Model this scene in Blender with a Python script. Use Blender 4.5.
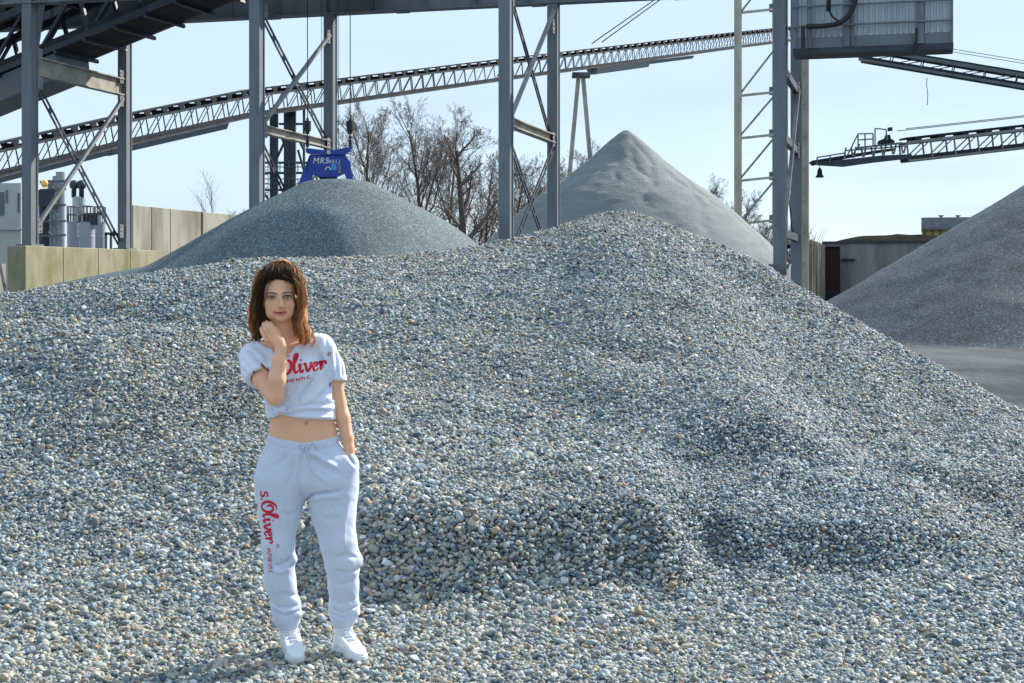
import bpy, bmesh, math, random
import numpy as np
from mathutils import Vector, Matrix
from mathutils.bvhtree import BVHTree
random.seed(7); rng = np.random.default_rng(7)
for o in list(bpy.data.objects): bpy.data.objects.remove(o)
SC = bpy.context.scene; COL = SC.collection
F = 1500.0; HZ = 280.0; CH = 1.63
# ---------------------------------------------------------------- camera, sky, sun, exposure
cam = bpy.data.cameras.new('camera'); camo = bpy.data.objects.new('camera', cam); COL.objects.link(camo)
cam.sensor_width = 36; cam.lens = F/1024*36; cam.shift_y = -(341.5-HZ)/1024
cam.clip_start = 0.1; cam.clip_end = 3000
camo.location = (0, 0, CH); camo.rotation_euler = (math.radians(90), 0, 0)
SC.camera = camo
SUN_AZ, SUN_EL = 50.0, 35.0            # degrees from the view direction towards the right, and up
w = bpy.data.worlds.new('World'); SC.world = w; w.use_nodes = True
nt = w.node_tree; nt.nodes.clear()
def N(nt, t, **k):
    n = nt.nodes.new(t)
    for a, b in k.items():
        if a.startswith('i_'):
            n.inputs[a[2:].replace('_', ' ')].default_value = b
        else: setattr(n, a, b)
    return n
sky = N(nt, 'ShaderNodeTexSky', sky_type='NISHITA', sun_disc=False, sun_elevation=math.radians(SUN_EL),
        sun_rotation=math.radians(SUN_AZ), air_density=1.0, dust_density=.15, ozone_density=1.6, altitude=200)
bg = N(nt, 'ShaderNodeBackground'); bg.inputs['Strength'].default_value = 0.12
out = N(nt, 'ShaderNodeOutputWorld')
tc = N(nt, 'ShaderNodeTexCoord'); mp = N(nt, 'ShaderNodeMapping'); mp.inputs['Scale'].default_value = (1.2, 1.2, 7.0)
nz = N(nt, 'ShaderNodeTexNoise'); nz.inputs['Scale'].default_value = 2.0; nz.inputs['Detail'].default_value = 7; nz.inputs['Roughness'].default_value = .55
rp = N(nt, 'ShaderNodeMapRange'); rp.inputs['From Min'].default_value = .36; rp.inputs['From Max'].default_value = .70; rp.inputs['To Min'].default_value = .80; rp.inputs['To Max'].default_value = 1.0
mx = N(nt, 'ShaderNodeMixRGB'); mx.inputs['Color2'].default_value = (3.05, 3.82, 4.6, 1)
L = nt.links.new
L(tc.outputs['Generated'], mp.inputs['Vector']); L(mp.outputs[0], nz.inputs['Vector']); L(nz.outputs['Fac'], rp.inputs['Value'])
L(rp.outputs[0], mx.inputs['Fac']); L(sky.outputs[0], mx.inputs['Color1']); L(mx.outputs[0], bg.inputs['Color']); L(bg.outputs[0], out.inputs['Surface'])
sl = bpy.data.lights.new('sun', 'SUN'); so = bpy.data.objects.new('sun', sl); COL.objects.link(so)
sl.energy = 4.1; sl.angle = math.radians(0.53); sl.color = (1.0, .93, .82)
a, e = math.radians(SUN_AZ), math.radians(SUN_EL)
SD = Vector((math.sin(a)*math.cos(e), math.cos(a)*math.cos(e), math.sin(e)))
so.rotation_euler = SD.to_track_quat('Z', 'Y').to_euler()
SC.view_settings.view_transform = 'Standard'; SC.view_settings.look = 'None'
SC.view_settings.exposure = 0.9; SC.view_settings.gamma = 1
SC.render.engine = 'CYCLES'
# ---------------------------------------------------------------- helpers
def px(x, y, Y):                      # a point at depth Y (metres) seen at photo pixel x, y
    return Vector(((x-512)/F*Y, Y, CH+(HZ-y)/F*Y))
def V(*a): return Vector(a)
class MB:
    def __init__(s): s.v = []; s.f = []
    def add(s, vs, fs):
        b = len(s.v); s.v += [tuple(p) for p in vs]; s.f += [tuple(i+b for i in f) for f in fs]; return s
    def prism(s, p0, p1, prof, up=(0, 0, 1)):          # 2D outline swept from p0 to p1; profile x = side, y = up
        p0 = Vector(p0); p1 = Vector(p1); d = (p1-p0).normalized(); u = Vector(up)
        sd = d.cross(u)
        if sd.length < 1e-4: sd = d.cross(Vector((0, 1, 0)))
        sd.normalize(); u = sd.cross(d).normalized(); n = len(prof)
        vs = [p+sd*a+u*b for p in (p0, p1) for a, b in prof]
        fs = [(i, (i+1) % n, n+(i+1) % n, n+i) for i in range(n)]+[tuple(range(n-1, -1, -1)), tuple(range(n, 2*n))]
        return s.add(vs, fs)
    def bar(s, p0, p1, w, h=None, up=(0, 0, 1)):
        h = h or w; return s.prism(p0, p1, [(-w/2, -h/2), (w/2, -h/2), (w/2, h/2), (-w/2, h/2)], up)
    def ibeam(s, p0, p1, w, h, tf, tw, up=(0, 0, 1)):
        a, b, c = w/2, h/2, tw/2
        return s.prism(p0, p1, [(-a, -b), (a, -b), (a, -b+tf), (c, -b+tf), (c, b-tf), (a, b-tf), (a, b), (-a, b), (-a, b-tf), (-c, b-tf), (-c, -b+tf), (-a, -b+tf)], up)
    def box(s, c, sx, sy, sz, ax=(1, 0, 0)):           # box centred at c, x side along ax (horizontal)
        ax = Vector(ax).normalized(); ay = Vector((-ax.y, ax.x, 0)); c = Vector(c)
        vs = [c+ax*(i*sx/2)+ay*(j*sy/2)+Vector((0, 0, k*sz/2)) for k in (-1, 1) for i, j in ((-1, -1), (1, -1), (1, 1), (-1, 1))]
        return s.add(vs, [(0, 3, 2, 1), (4, 5, 6, 7), (0, 1, 5, 4), (1, 2, 6, 5), (2, 3, 7, 6), (3, 0, 4, 7)])
    def tube(s, pts, rad, n=8, cap=True):
        pts = [Vector(p) for p in pts]; m = len(pts)
        if not hasattr(rad, '__len__'): rad = [rad]*m
        ref = Vector((.31, .2, .93)); base = len(s.v); vs = []
        for i, p in enumerate(pts):
            d = (pts[min(i+1, m-1)]-pts[max(i-1, 0)]).normalized(); a = d.cross(ref)
            if a.length < .1: a = d.cross(Vector((1, 0, 0)))
            a.normalize(); b = d.cross(a)
            for k in range(n):
                t = 2*math.pi*k/n; vs.append(p+(a*math.cos(t)+b*math.sin(t))*rad[i])
        fs = [(i*n+k, i*n+(k+1) % n, (i+1)*n+(k+1) % n, (i+1)*n+k) for i in range(m-1) for k in range(n)]
        if cap: fs += [tuple(range(n-1, -1, -1)), tuple((m-1)*n+k for k in range(n))]
        return s.add(vs, fs)
    def lathe(s, c, prof, n=24):                       # profile of (radius, height) round a vertical axis
        c = Vector(c); vs = []
        for r, z in prof:
            for k in range(n):
                t = 2*math.pi*k/n; vs.append(c+Vector((r*math.cos(t), r*math.sin(t), z)))
        m = len(prof)
        fs = [(i*n+k, i*n+(k+1) % n, (i+1)*n+(k+1) % n, (i+1)*n+k) for i in range(m-1) for k in range(n)]
        fs += [tuple(range(n-1, -1, -1)), tuple((m-1)*n+k for k in range(n))]
        return s.add(vs, fs)
    def build(s, name, m, parent=None, smooth=False, bevel=0):
        me = bpy.data.meshes.new(name); me.from_pydata(s.v, [], s.f); me.update()
        return link(name, me, m, parent, smooth, bevel)
def link(name, me, m, parent=None, smooth=False, bevel=0):
    o = bpy.data.objects.new(name, me); COL.objects.link(o)
    if m and not me.materials: me.materials.append(m)
    if parent: o.parent = parent; o.matrix_parent_inverse = parent.matrix_basis.inverted()
    if smooth: me.shade_smooth()
    if bevel:
        b = o.modifiers.new('bevel', 'BEVEL'); b.width = bevel; b.segments = 1; b.limit_method = 'ANGLE'
    return o
def npmesh(name, v, f):
    me = bpy.data.meshes.new(name); v = np.asarray(v, np.float32); f = np.asarray(f, np.int32); k = f.shape[1]
    me.vertices.add(len(v)); me.vertices.foreach_set('co', v.ravel())
    me.loops.add(f.size); me.loops.foreach_set('vertex_index', f.ravel())
    me.polygons.add(len(f)); me.polygons.foreach_set('loop_start', np.arange(0, f.size, k, dtype=np.int32))
    me.update(calc_edges=True); return me
def tag(o, label=None, cat=None, group=None, kind=None):
    for a, b in (('label', label), ('category', cat), ('group', group), ('kind', kind)):
        if b: o[a] = b
    return o
def empty(name, loc, label, cat, group=None):
    o = bpy.data.objects.new(name, None); COL.objects.link(o); o.location = loc; o.empty_display_size = .2
    return tag(o, label, cat, group)
def sstep(a, b, x):
    t = np.clip((x-a)/(b-a), 0, 1); return t*t*(3-2*t)
def vnoise(x, y, seed=0):
    xi = np.floor(x).astype(np.int64); yi = np.floor(y).astype(np.int64); xf = x-xi; yf = y-yi
    def h(i, j):
        n = (i*374761393+j*668265263+seed*974711) & 0xffffffff; n = ((n ^ (n >> 13))*1274126177) & 0xffffffff
        return ((n ^ (n >> 16)) & 0xffff)/65535.0
    u = xf*xf*(3-2*xf); v = yf*yf*(3-2*yf)
    return (h(xi, yi)*(1-u)+h(xi+1, yi)*u)*(1-v)+(h(xi, yi+1)*(1-u)+h(xi+1, yi+1)*u)*v
def fbm(x, y, o=4, seed=0):
    s = 0; a = 1; t = 0
    for k in range(o): s = s+a*vnoise(x*2**k+17*k, y*2**k-9*k, seed+k); t += a; a *= .5
    return s/t*2-1
# ---------------------------------------------------------------- materials
def mat(name, col, rough=.7, metal=0, var=.25, scale=3.0, bump=.0, bscale=40, col2=None, detail=6, stretch=(1, 1, 1), spec=.4, bdist=.01, thr=(.35, .7)):
    m = bpy.data.materials.new(name); m.use_nodes = True; t = m.node_tree; b = t.nodes['Principled BSDF']; l = t.links.new
    b.inputs['Roughness'].default_value = rough; b.inputs['Metallic'].default_value = metal; b.inputs['Specular IOR Level'].default_value = spec
    c = N(t, 'ShaderNodeTexCoord'); mp = N(t, 'ShaderNodeMapping'); mp.inputs['Scale'].default_value = stretch
    n = N(t, 'ShaderNodeTexNoise'); n.inputs['Scale'].default_value = scale; n.inputs['Detail'].default_value = detail; n.inputs['Roughness'].default_value = .6
    r = N(t, 'ShaderNodeMapRange'); r.inputs['From Min'].default_value = thr[0]; r.inputs['From Max'].default_value = thr[1]
    mxx = N(t, 'ShaderNodeMixRGB'); mxx.inputs['Color1'].default_value = (*col, 1)
    c2 = col2 or tuple(x*(1-var) for x in col); mxx.inputs['Color2'].default_value = (*c2, 1)
    l(c.outputs['Object'], mp.inputs['Vector']); l(mp.outputs[0], n.inputs['Vector']); l(n.outputs['Fac'], r.inputs['Value']); l(r.outputs[0], mxx.inputs['Fac']); l(mxx.outputs[0], b.inputs['Base Color'])
    if bump:
        n2 = N(t, 'ShaderNodeTexNoise'); n2.inputs['Scale'].default_value = bscale; n2.inputs['Detail'].default_value = 4
        bp = N(t, 'ShaderNodeBump'); bp.inputs['Strength'].default_value = bump; bp.inputs['Distance'].default_value = bdist
        l(mp.outputs[0], n2.inputs['Vector']); l(n2.outputs['Fac'], bp.inputs['Height']); l(bp.outputs[0], b.inputs['Normal'])
    return m
def ramp(t, stops, interp='LINEAR'):
    r = N(t, 'ShaderNodeValToRGB'); cr = r.color_ramp; cr.interpolation = interp
    while len(cr.elements) < len(stops): cr.elements.new(.5)
    for e_, (p, c) in zip(cr.elements, stops): e_.position = p; e_.color = (*c, 1)
    return r
def pebble_mat(name, cell, stops, bump=.6, size_var=.3, stain=None):       # many small stones: voronoi cells, each with its own tone
    m = bpy.data.materials.new(name); m.use_nodes = True; t = m.node_tree; b = t.nodes['Principled BSDF']; l = t.links.new
    b.inputs['Roughness'].default_value = .75; b.inputs['Specular IOR Level'].default_value = .3
    c = N(t, 'ShaderNodeTexCoord'); v = N(t, 'ShaderNodeTexVoronoi'); v.inputs['Scale'].default_value = 1/cell
    sp = N(t, 'ShaderNodeSeparateColor'); r = ramp(t, stops)
    n = N(t, 'ShaderNodeTexNoise'); n.inputs['Scale'].default_value = 1.1; n.inputs['Detail'].default_value = 6
    mr = N(t, 'ShaderNodeMapRange'); mr.inputs['From Min'].default_value = .35; mr.inputs['From Max'].default_value = .65; mr.inputs['To Min'].default_value = 1-size_var/2; mr.inputs['To Max'].default_value = 1+size_var/2
    mu = N(t, 'ShaderNodeMixRGB', blend_type='MULTIPLY'); mu.inputs['Fac'].default_value = 1
    l(c.outputs['Object'], v.inputs['Vector']); l(v.outputs['Color'], sp.inputs[0]); l(sp.outputs[0], r.inputs[0])
    l(c.outputs['Object'], n.inputs['Vector']); l(n.outputs['Fac'], mr.inputs['Value']); l(mr.outputs[0], mu.inputs['Color2']); l(r.outputs[0], mu.inputs['Color1'])
    l(mu.outputs[0], b.inputs['Base Color'])
    bp = N(t, 'ShaderNodeBump'); bp.invert = True; bp.inputs['Strength'].default_value = bump; bp.inputs['Distance'].default_value = cell*.6
    l(v.outputs['Distance'], bp.inputs['Height']); l(bp.outputs[0], b.inputs['Normal'])
    return m
# ---------------------------------------------------------------- ground and yard
M_yard = mat('yard dirt', (.105, .12, .13), .95, var=.0, spec=.1, col2=(.04, .05, .062), scale=.45, thr=(.40, .62), stretch=(1, .45, 1), detail=14, bump=.8, bscale=9, bdist=.06)
g = MB(); xs = [-1500, -300, -60, -20, 0, 20, 60, 300, 1500]; ys = [-300, -20, 0, 20, 40, 80, 200, 800, 2600]
g.v = [(x, y, -.03) for y in ys for x in xs]; g.f = [(j*9+i, j*9+i+1, j*9+i+10, j*9+i+9) for j in range(8) for i in range(8)]
tag(g.build('ground', M_yard), kind='structure')
# ---------------------------------------------------------------- the large pebble heap in front
cx_ = np.array([-500, -200, 0, 100, 165, 240, 320, 400, 480, 520, 560, 590, 620, 650, 680, 720, 760, 800, 850, 900, 950, 1000, 1024, 1200, 1500.])
cy_ = np.array([332, 304, 294.5, 279, 271, 259.5, 258, 254, 245, 237, 225, 213, 209, 216, 228, 246, 262, 286, 315, 344, 371, 398, 411, 480, 560.])
cY_ = np.array([13.5, 13.8, 14, 14, 14.2, 14.5, 14.8, 15, 15.2, 15.4, 15.5, 15.5, 15.5, 15.4, 15.2, 14.9, 14.5, 14.1, 13.5, 12.9, 12.3, 11.8, 11.5, 10.6, 9.5])
gx = np.arange(-500, 1501, 4.); ker = np.exp(-(np.arange(-6, 7)/3.)**2); ker /= ker.sum()
def smooth1(a): return np.convolve(np.pad(a, 6, 'edge'), ker, 'valid')
g_y = smooth1(np.interp(gx, cx_, cy_)); g_Y = smooth1(np.interp(gx, cx_, cY_)); g_H = CH-(g_y-HZ)/F*g_Y
def win(x, a, b, c, d): return sstep(a, b, x)*(1-sstep(c, d, x))
def heap(X, Y):
    Ys = np.maximum(Y, 3.0); xp = np.clip(512+F*X/Ys, -500, 1500)
    Yc = np.interp(xp, gx, g_Y); Hc = np.interp(xp, gx, g_H)
    t0 = 7.1; k = 3.2; s = (Y-t0); rampv = np.log1p(np.exp(np.clip(k*s, -30, 30)))/k
    up = Hc*rampv/(Yc-t0)
    dn = Hc-.62*(Y-Yc)
    kk = .10; hm = np.clip(.5+.5*(dn-up)/kk, 0, 1); h = dn*(1-hm)+up*hm-kk*hm*(1-hm)+.0
    n1 = fbm(X*.8+3, Y*.8, 3, 1); n2 = fbm(X*2.2, Y*2.2+8, 3, 5)
    front = sstep(6.9, 8.2, Y); near = 1-sstep(Yc-1.2, Yc-.2, Y)
    # left mound: a nearer lip with a dip behind it
    lip = 10.9+.25*n1
    h = h+(.47-.13*sstep(60, 260, xp))*np.exp(-np.where(Y < lip, (Y-lip)/1.45, (Y-lip)/.62)**2)*(1-sstep(240, 400, xp))
    h = h-.27*np.exp(-((Y-12.5)/.62)**2)*(1-sstep(200, 420, xp))
    # raked step along the toe
    w_ = .22*fbm(X*1.3+5, Y*0+2, 3, 9)-.13*np.sin((xp-330)/60)
    stp = sstep(7.18+w_, 7.62+w_, Y)*(1-sstep(7.75, 9.9, Y))
    h = h+(.30*win(xp, 300, 380, 650, 720))*stp
    st2 = sstep(7.85+w_, 8.2+w_, Y)*(1-sstep(8.3, 10.2, Y)); h = h+.15*win(xp, 660, 740, 900, 1010)*st2
    # second step further up on the right, and the spur that runs down from the crest
    w2 = .3*fbm(X*1.1+9, Y*0+6, 3, 19)
    h = h+.12*sstep(8.9+w2, 9.25+w2, Y)*(1-sstep(9.4, 11.4, Y))*win(xp, 640, 740, 790, 900)
    h = h+.13*sstep(8.9+w2, 9.3+w2, Y)*(1-sstep(9.4, 11.0, Y))*win(xp, 850, 960, 1200, 1400)
    sp_x = 640+(1-(Y-9)/6.5)*135
    h = h+near*front*(.10*np.exp(-((xp-sp_x)/np.where(xp < sp_x, 90, 34))**2)-.10*np.exp(-((xp-sp_x-95)/55)**2))*sstep(8.6, 10, Y)
    gx2 = 905+(1-(Y-8.5)/4.5)*60
    h = h-near*front*.09*np.exp(-((xp-gx2)/45)**2)*sstep(8.6, 9.6, Y)
    h = h+front*near*(.055*n1+.035*n2)+.012*n2+.012*n1
    return h
M_bed = pebble_mat('heap bed', .022, [(0, (.10, .11, .12)), (.5, (.2, .21, .22)), (1, (.32, .33, .33))], 1)
nx, ny = 360, 400
X, Y = np.meshgrid(np.linspace(-9.5, 9.5, nx), np.linspace(1.2, 21, ny)); Z = np.maximum(heap(X, Y)-.016, -.12)
v = np.stack([X, Y, Z], -1).reshape(-1, 3); i = (np.arange(ny-1)[:, None]*nx+np.arange(nx-1)[None]).ravel()
heap_o = link('gravel_heap', npmesh('gravel_heap', v, np.stack([i, i+1, i+nx+1, i+nx], -1)), M_bed, smooth=True)
tag(heap_o, 'broad heap of loose rounded grey and tan pebbles filling the foreground behind the woman', 'gravel heap')
# loose stones on it, one instance each
def stones(n_try, spacing, sc0, lift, seed):
    r = np.random.default_rng(seed); y0, y1 = 5.3, 17.2
    ax = np.arange(-7.3, 7.3, spacing); ay = np.arange(y0, y1, spacing*.87)
    A, B = np.meshgrid(ax, ay); A = A+(np.arange(len(ay)) % 2)[:, None]*spacing/2
    A = A.ravel(); B = B.ravel(); A += r.uniform(-.45, .45, A.size)*spacing; B += r.uniform(-.45, .45, A.size)*spacing
    xp = 512+F*A/B; Yc = np.interp(xp, gx, g_Y); ok = (np.abs(A) < .352*B+1.0) & (B < Yc+.9)
    if n_try < 1: ok &= r.random(A.size) < n_try
    A = A[ok]; B = B[ok]; n = A.size
    s = sc0*np.exp(r.normal(0, .27, n)); big = r.random(n) < .010; s[big] *= r.uniform(1.25, 1.6, big.sum())
    s *= 1+.22*fbm(A*.9+2, B*.9, 3, 71)+.16*np.exp(-((B-7.3)/.5)**2)
    s *= 1-.17*sstep(420, 800, 512+F*A/B)
    H = heap(A, B)+lift*s
    scl = np.stack([s*r.uniform(.9, 1.35, n), s*r.uniform(.75, 1.05, n), s*r.uniform(.5, .85, n)], -1)
    rot = np.stack([r.normal(0, .5, n), r.normal(0, .5, n), r.uniform(0, 6.28, n)], -1)
    warm = .5+.35*fbm(A*.6+4, B*.6, 3, 33)+.12*(1-sstep(350, 800, 512+F*A/B))  # fewer warm stones rightwards: the structure's bluish shade put into the stone mix
    return np.stack([A, B, H], -1), scl, rot, warm
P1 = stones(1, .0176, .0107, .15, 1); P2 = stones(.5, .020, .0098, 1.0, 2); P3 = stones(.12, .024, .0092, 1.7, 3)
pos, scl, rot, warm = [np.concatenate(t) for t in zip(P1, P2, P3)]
print('stones', len(pos))
me = bpy.data.meshes.new('stone'); me.vertices.add(len(pos)); me.vertices.foreach_set('co', pos.astype(np.float32).ravel())
for nm, arr in (('scl', scl), ('rot', rot)):
    at_ = me.attributes.new(nm, 'FLOAT_VECTOR', 'POINT'); at_.data.foreach_set('vector', arr.astype(np.float32).ravel())
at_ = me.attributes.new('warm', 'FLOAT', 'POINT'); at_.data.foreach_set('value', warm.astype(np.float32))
me.update()
def stone_mat():
    m = bpy.data.materials.new('river pebbles'); m.use_nodes = True; t = m.node_tree; b = t.nodes['Principled BSDF']; l = t.links.new
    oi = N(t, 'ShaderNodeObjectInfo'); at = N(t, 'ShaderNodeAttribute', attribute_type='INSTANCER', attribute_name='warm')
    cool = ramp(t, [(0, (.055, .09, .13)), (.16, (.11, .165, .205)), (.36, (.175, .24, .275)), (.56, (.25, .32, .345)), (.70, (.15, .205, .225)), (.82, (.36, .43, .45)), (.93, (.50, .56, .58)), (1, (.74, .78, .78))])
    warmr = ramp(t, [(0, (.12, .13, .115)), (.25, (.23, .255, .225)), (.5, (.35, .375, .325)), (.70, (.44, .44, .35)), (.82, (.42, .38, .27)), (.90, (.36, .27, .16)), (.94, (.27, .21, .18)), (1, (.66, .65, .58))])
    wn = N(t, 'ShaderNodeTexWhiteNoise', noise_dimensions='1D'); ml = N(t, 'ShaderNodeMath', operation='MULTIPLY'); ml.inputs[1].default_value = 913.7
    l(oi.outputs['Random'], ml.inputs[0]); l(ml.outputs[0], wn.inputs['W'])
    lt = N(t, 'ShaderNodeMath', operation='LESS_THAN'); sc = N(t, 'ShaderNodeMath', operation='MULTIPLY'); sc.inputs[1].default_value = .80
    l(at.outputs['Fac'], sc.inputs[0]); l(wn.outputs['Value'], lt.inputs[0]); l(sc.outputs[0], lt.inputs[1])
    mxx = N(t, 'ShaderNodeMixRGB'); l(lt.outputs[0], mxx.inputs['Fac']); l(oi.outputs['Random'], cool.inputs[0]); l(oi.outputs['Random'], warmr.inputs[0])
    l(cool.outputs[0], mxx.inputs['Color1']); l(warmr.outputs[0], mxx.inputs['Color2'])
    c = N(t, 'ShaderNodeTexCoord'); n = N(t, 'ShaderNodeTexNoise'); n.inputs['Scale'].default_value = 2.2; n.inputs['Detail'].default_value = 5; n.noise_dimensions = '4D'
    l(c.outputs['Object'], n.inputs['Vector']); l(ml.outputs[0], n.inputs['W'])
    mr = N(t, 'ShaderNodeMapRange'); mr.inputs['From Min'].default_value = .3; mr.inputs['From Max'].default_value = .7; mr.inputs['To Min'].default_value = .78; mr.inputs['To Max'].default_value = 1.15
    mu = N(t, 'ShaderNodeMixRGB', blend_type='MULTIPLY'); mu.inputs['Fac'].default_value = 1
    l(n.outputs['Fac'], mr.inputs['Value']); l(mxx.outputs[0], mu.inputs['Color1']); l(mr.outputs[0], mu.inputs['Color2']); tn = N(t, 'ShaderNodeMixRGB', blend_type='MULTIPLY'); tn.inputs['Fac'].default_value = 1; tn.inputs['Color2'].default_value = (.965, .95, .985, 1); l(mu.outputs[0], tn.inputs['Color1']); l(tn.outputs[0], b.inputs['Base Color'])
    b.inputs['Roughness'].default_value = .62; b.inputs['Specular IOR Level'].default_value = .35
    return m
M_stone = stone_mat()
ng = bpy.data.node_groups.new('pebbles', 'GeometryNodeTree')
ng.interface.new_socket('Geometry', in_out='INPUT', socket_type='NodeSocketGeometry'); ng.interface.new_socket('Geometry', in_out='OUTPUT', socket_type='NodeSocketGeometry')
gi = N(ng, 'NodeGroupInput'); go = N(ng, 'NodeGroupOutput'); l = ng.links.new
g2i = N(ng, 'GeometryNodeGeometryToInstance')
for q in range(7):
    ic = N(ng, 'GeometryNodeMeshIcoSphere'); ic.inputs['Radius'].default_value = 1; ic.inputs['Subdivisions'].default_value = 3
    p = N(ng, 'GeometryNodeInputPosition'); no = N(ng, 'ShaderNodeTexNoise'); no.noise_dimensions = '4D'; no.inputs['W'].default_value = q*3.7; no.inputs['Scale'].default_value = .85; no.inputs['Detail'].default_value = 1.5
    sb = N(ng, 'ShaderNodeVectorMath', operation='SUBTRACT'); sb.inputs[1].default_value = (.5, .5, .5)
    sc = N(ng, 'ShaderNodeVectorMath', operation='SCALE'); sc.inputs['Scale'].default_value = 1.15
    sp = N(ng, 'GeometryNodeSetPosition'); ss = N(ng, 'GeometryNodeSetShadeSmooth'); sm = N(ng, 'GeometryNodeSetMaterial'); sm.inputs['Material'].default_value = M_stone
    l(p.outputs[0], no.inputs['Vector']); l(no.outputs['Color'], sb.inputs[0]); l(sb.outputs[0], sc.inputs[0]); l(sc.outputs[0], sp.inputs['Offset'])
    l(ic.outputs[0], sp.inputs['Geometry']); l(sp.outputs[0], ss.inputs['Geometry']); l(ss.outputs[0], sm.inputs['Geometry']); l(sm.outputs[0], g2i.inputs[0])
iop = N(ng, 'GeometryNodeInstanceOnPoints'); iop.inputs['Pick Instance'].default_value = True
nr = N(ng, 'GeometryNodeInputNamedAttribute', data_type='FLOAT_VECTOR'); nr.inputs['Name'].default_value = 'rot'
ns = N(ng, 'GeometryNodeInputNamedAttribute', data_type='FLOAT_VECTOR'); ns.inputs['Name'].default_value = 'scl'
e2r = N(ng, 'FunctionNodeEulerToRotation'); rv = N(ng, 'FunctionNodeRandomValue', data_type='INT'); rv.inputs[4].default_value = 0; rv.inputs[5].default_value = 6
m2p = N(ng, 'GeometryNodeMeshToPoints')
l(gi.outputs[0], m2p.inputs[0]); l(m2p.outputs[0], iop.inputs['Points']); l(g2i.outputs[0], iop.inputs['Instance']); l(nr.outputs[0], e2r.inputs[0]); l(e2r.outputs[0], iop.inputs['Rotation']); l(ns.outputs[0], iop.inputs['Scale'])
l(rv.outputs[2], iop.inputs['Instance Index']); l(iop.outputs[0], go.inputs[0])
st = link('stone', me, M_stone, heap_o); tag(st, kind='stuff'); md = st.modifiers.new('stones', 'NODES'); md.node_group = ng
# ---------------------------------------------------------------- the piles behind
def pile(name, cx, cy, prof, m, label, cat, seed, rough=.05, n=160, rings=90, left=None):
    R = max(prof[-1][0], left[-1][0] if left else 0); rr = np.linspace(0, 1, rings)**1.0*R; hh = np.interp(rr, [p[0] for p in prof], [p[1] for p in prof])
    kk = np.exp(-(np.arange(-4, 5)/2.)**2); kk /= kk.sum(); sm_ = lambda h: np.convolve(np.concatenate([h[4:0:-1], h, np.full(4, h[-1])]), kk, 'valid')
    hh = sm_(hh); th = np.linspace(0, 2*math.pi, n, endpoint=False); T, Rr = np.meshgrid(th, rr); Hh = np.repeat(hh[:, None], n, 1); sc = 1.0
    if left:
        hl_ = sm_(np.interp(rr, [p[0] for p in left], [p[1] for p in left])); w_ = np.clip(-np.cos(T), 0, 1)**3; Hh = Hh*(1-w_)+np.repeat(hl_[:, None], n, 1)*w_
    Xa = cx+Rr*np.cos(T)*sc; Ya = cy+Rr*np.sin(T)*sc
    nn = fbm(Xa*.5+seed, Ya*.5, 4, seed); n2 = fbm(Xa*2+seed, Ya*2, 3, seed+7)
    Za = Hh+(nn*rough*2.0+n2*rough*.6)*np.clip(Hh/1.0, 0, 1)
    v = np.stack([Xa, Ya, Za], -1).reshape(-1, 3); f = []
    a = (np.arange(rings-1)[:, None]*n+np.arange(n)[None]).ravel(); b = (np.arange(rings-1)[:, None]*n+(np.arange(n)+1)[None] % n).ravel()
    o = link(name, npmesh(name, v, np.stack([a, a+n, b+n, b], -1)), m, smooth=True); return tag(o, label, cat)
M_grit = pebble_mat('dark grit', .017, [(0, (.03, .05, .065)), (.35, (.065, .098, .118)), (.7, (.105, .145, .168)), (.92, (.19, .235, .255)), (1, (.32, .36, .37))], .9, .25)
M_grit2 = pebble_mat('shade toned grit right', .028, [(0, (.02, .033, .05)), (.35, (.04, .06, .084)), (.7, (.07, .098, .13)), (.92, (.13, .17, .20)), (1, (.25, .29, .31))], .9, .3)  # darker, bluer gravel tones: the right pile's shade is put into its colour
pile('gravel_pile', px(338, 280, 28.6).x, 28.6, [(0, 3.57), (.6, 3.53), (1.32, 3.17), (2.04, 2.77), (2.69, 2.30), (3.9, 1.45), (5.2, .6), (6.2, -.06)], M_grit,
     'rounded pile of fine dark grit under the blue grab, left of the trestle', 'gravel pile', 3, .02, n=220, rings=130,
     left=[(0, 3.57), (.6, 3.53), (1.45, 3.09), (2.25, 2.62), (3.05, 2.16), (3.55, 1.88), (4.5, 1.73), (5.9, 1.44), (8, .6), (9.5, -.06)])
pile('gravel_pile', px(1134, 280, 45).x, 45, [(0, 6.3), (.5, 6.1), (10.75, -.06)], M_grit2,
     'tall steep pile of dark grey gravel at the right edge by the yard', 'gravel pile', 11, .045, n=220, rings=120)
M_sand = mat('damp sand', (.205, .235, .245), .9, col2=(.155, .18, .19), scale=1.3, stretch=(1, 1, 2.5), bump=.5, bscale=14, bdist=.05)
cxs = px(626, 0, 48).x; s_ = 48/F
pr = [(0, -2.5), (8, 2.5), (22, 14), (40, 31), (60, 46), (90, 67), (114, 88), (140, 112), (158, 131), (176, 158), (196, 205)]
sand = pile('sand_pile', cxs, 48, [(d*s_, 1.63+(149-y)*s_) for d, y in pr], M_sand, 'pointed pale grey sand pile with a crumbled peak behind the pebble heap', 'sand pile', 21, .025, n=220, rings=130)
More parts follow.
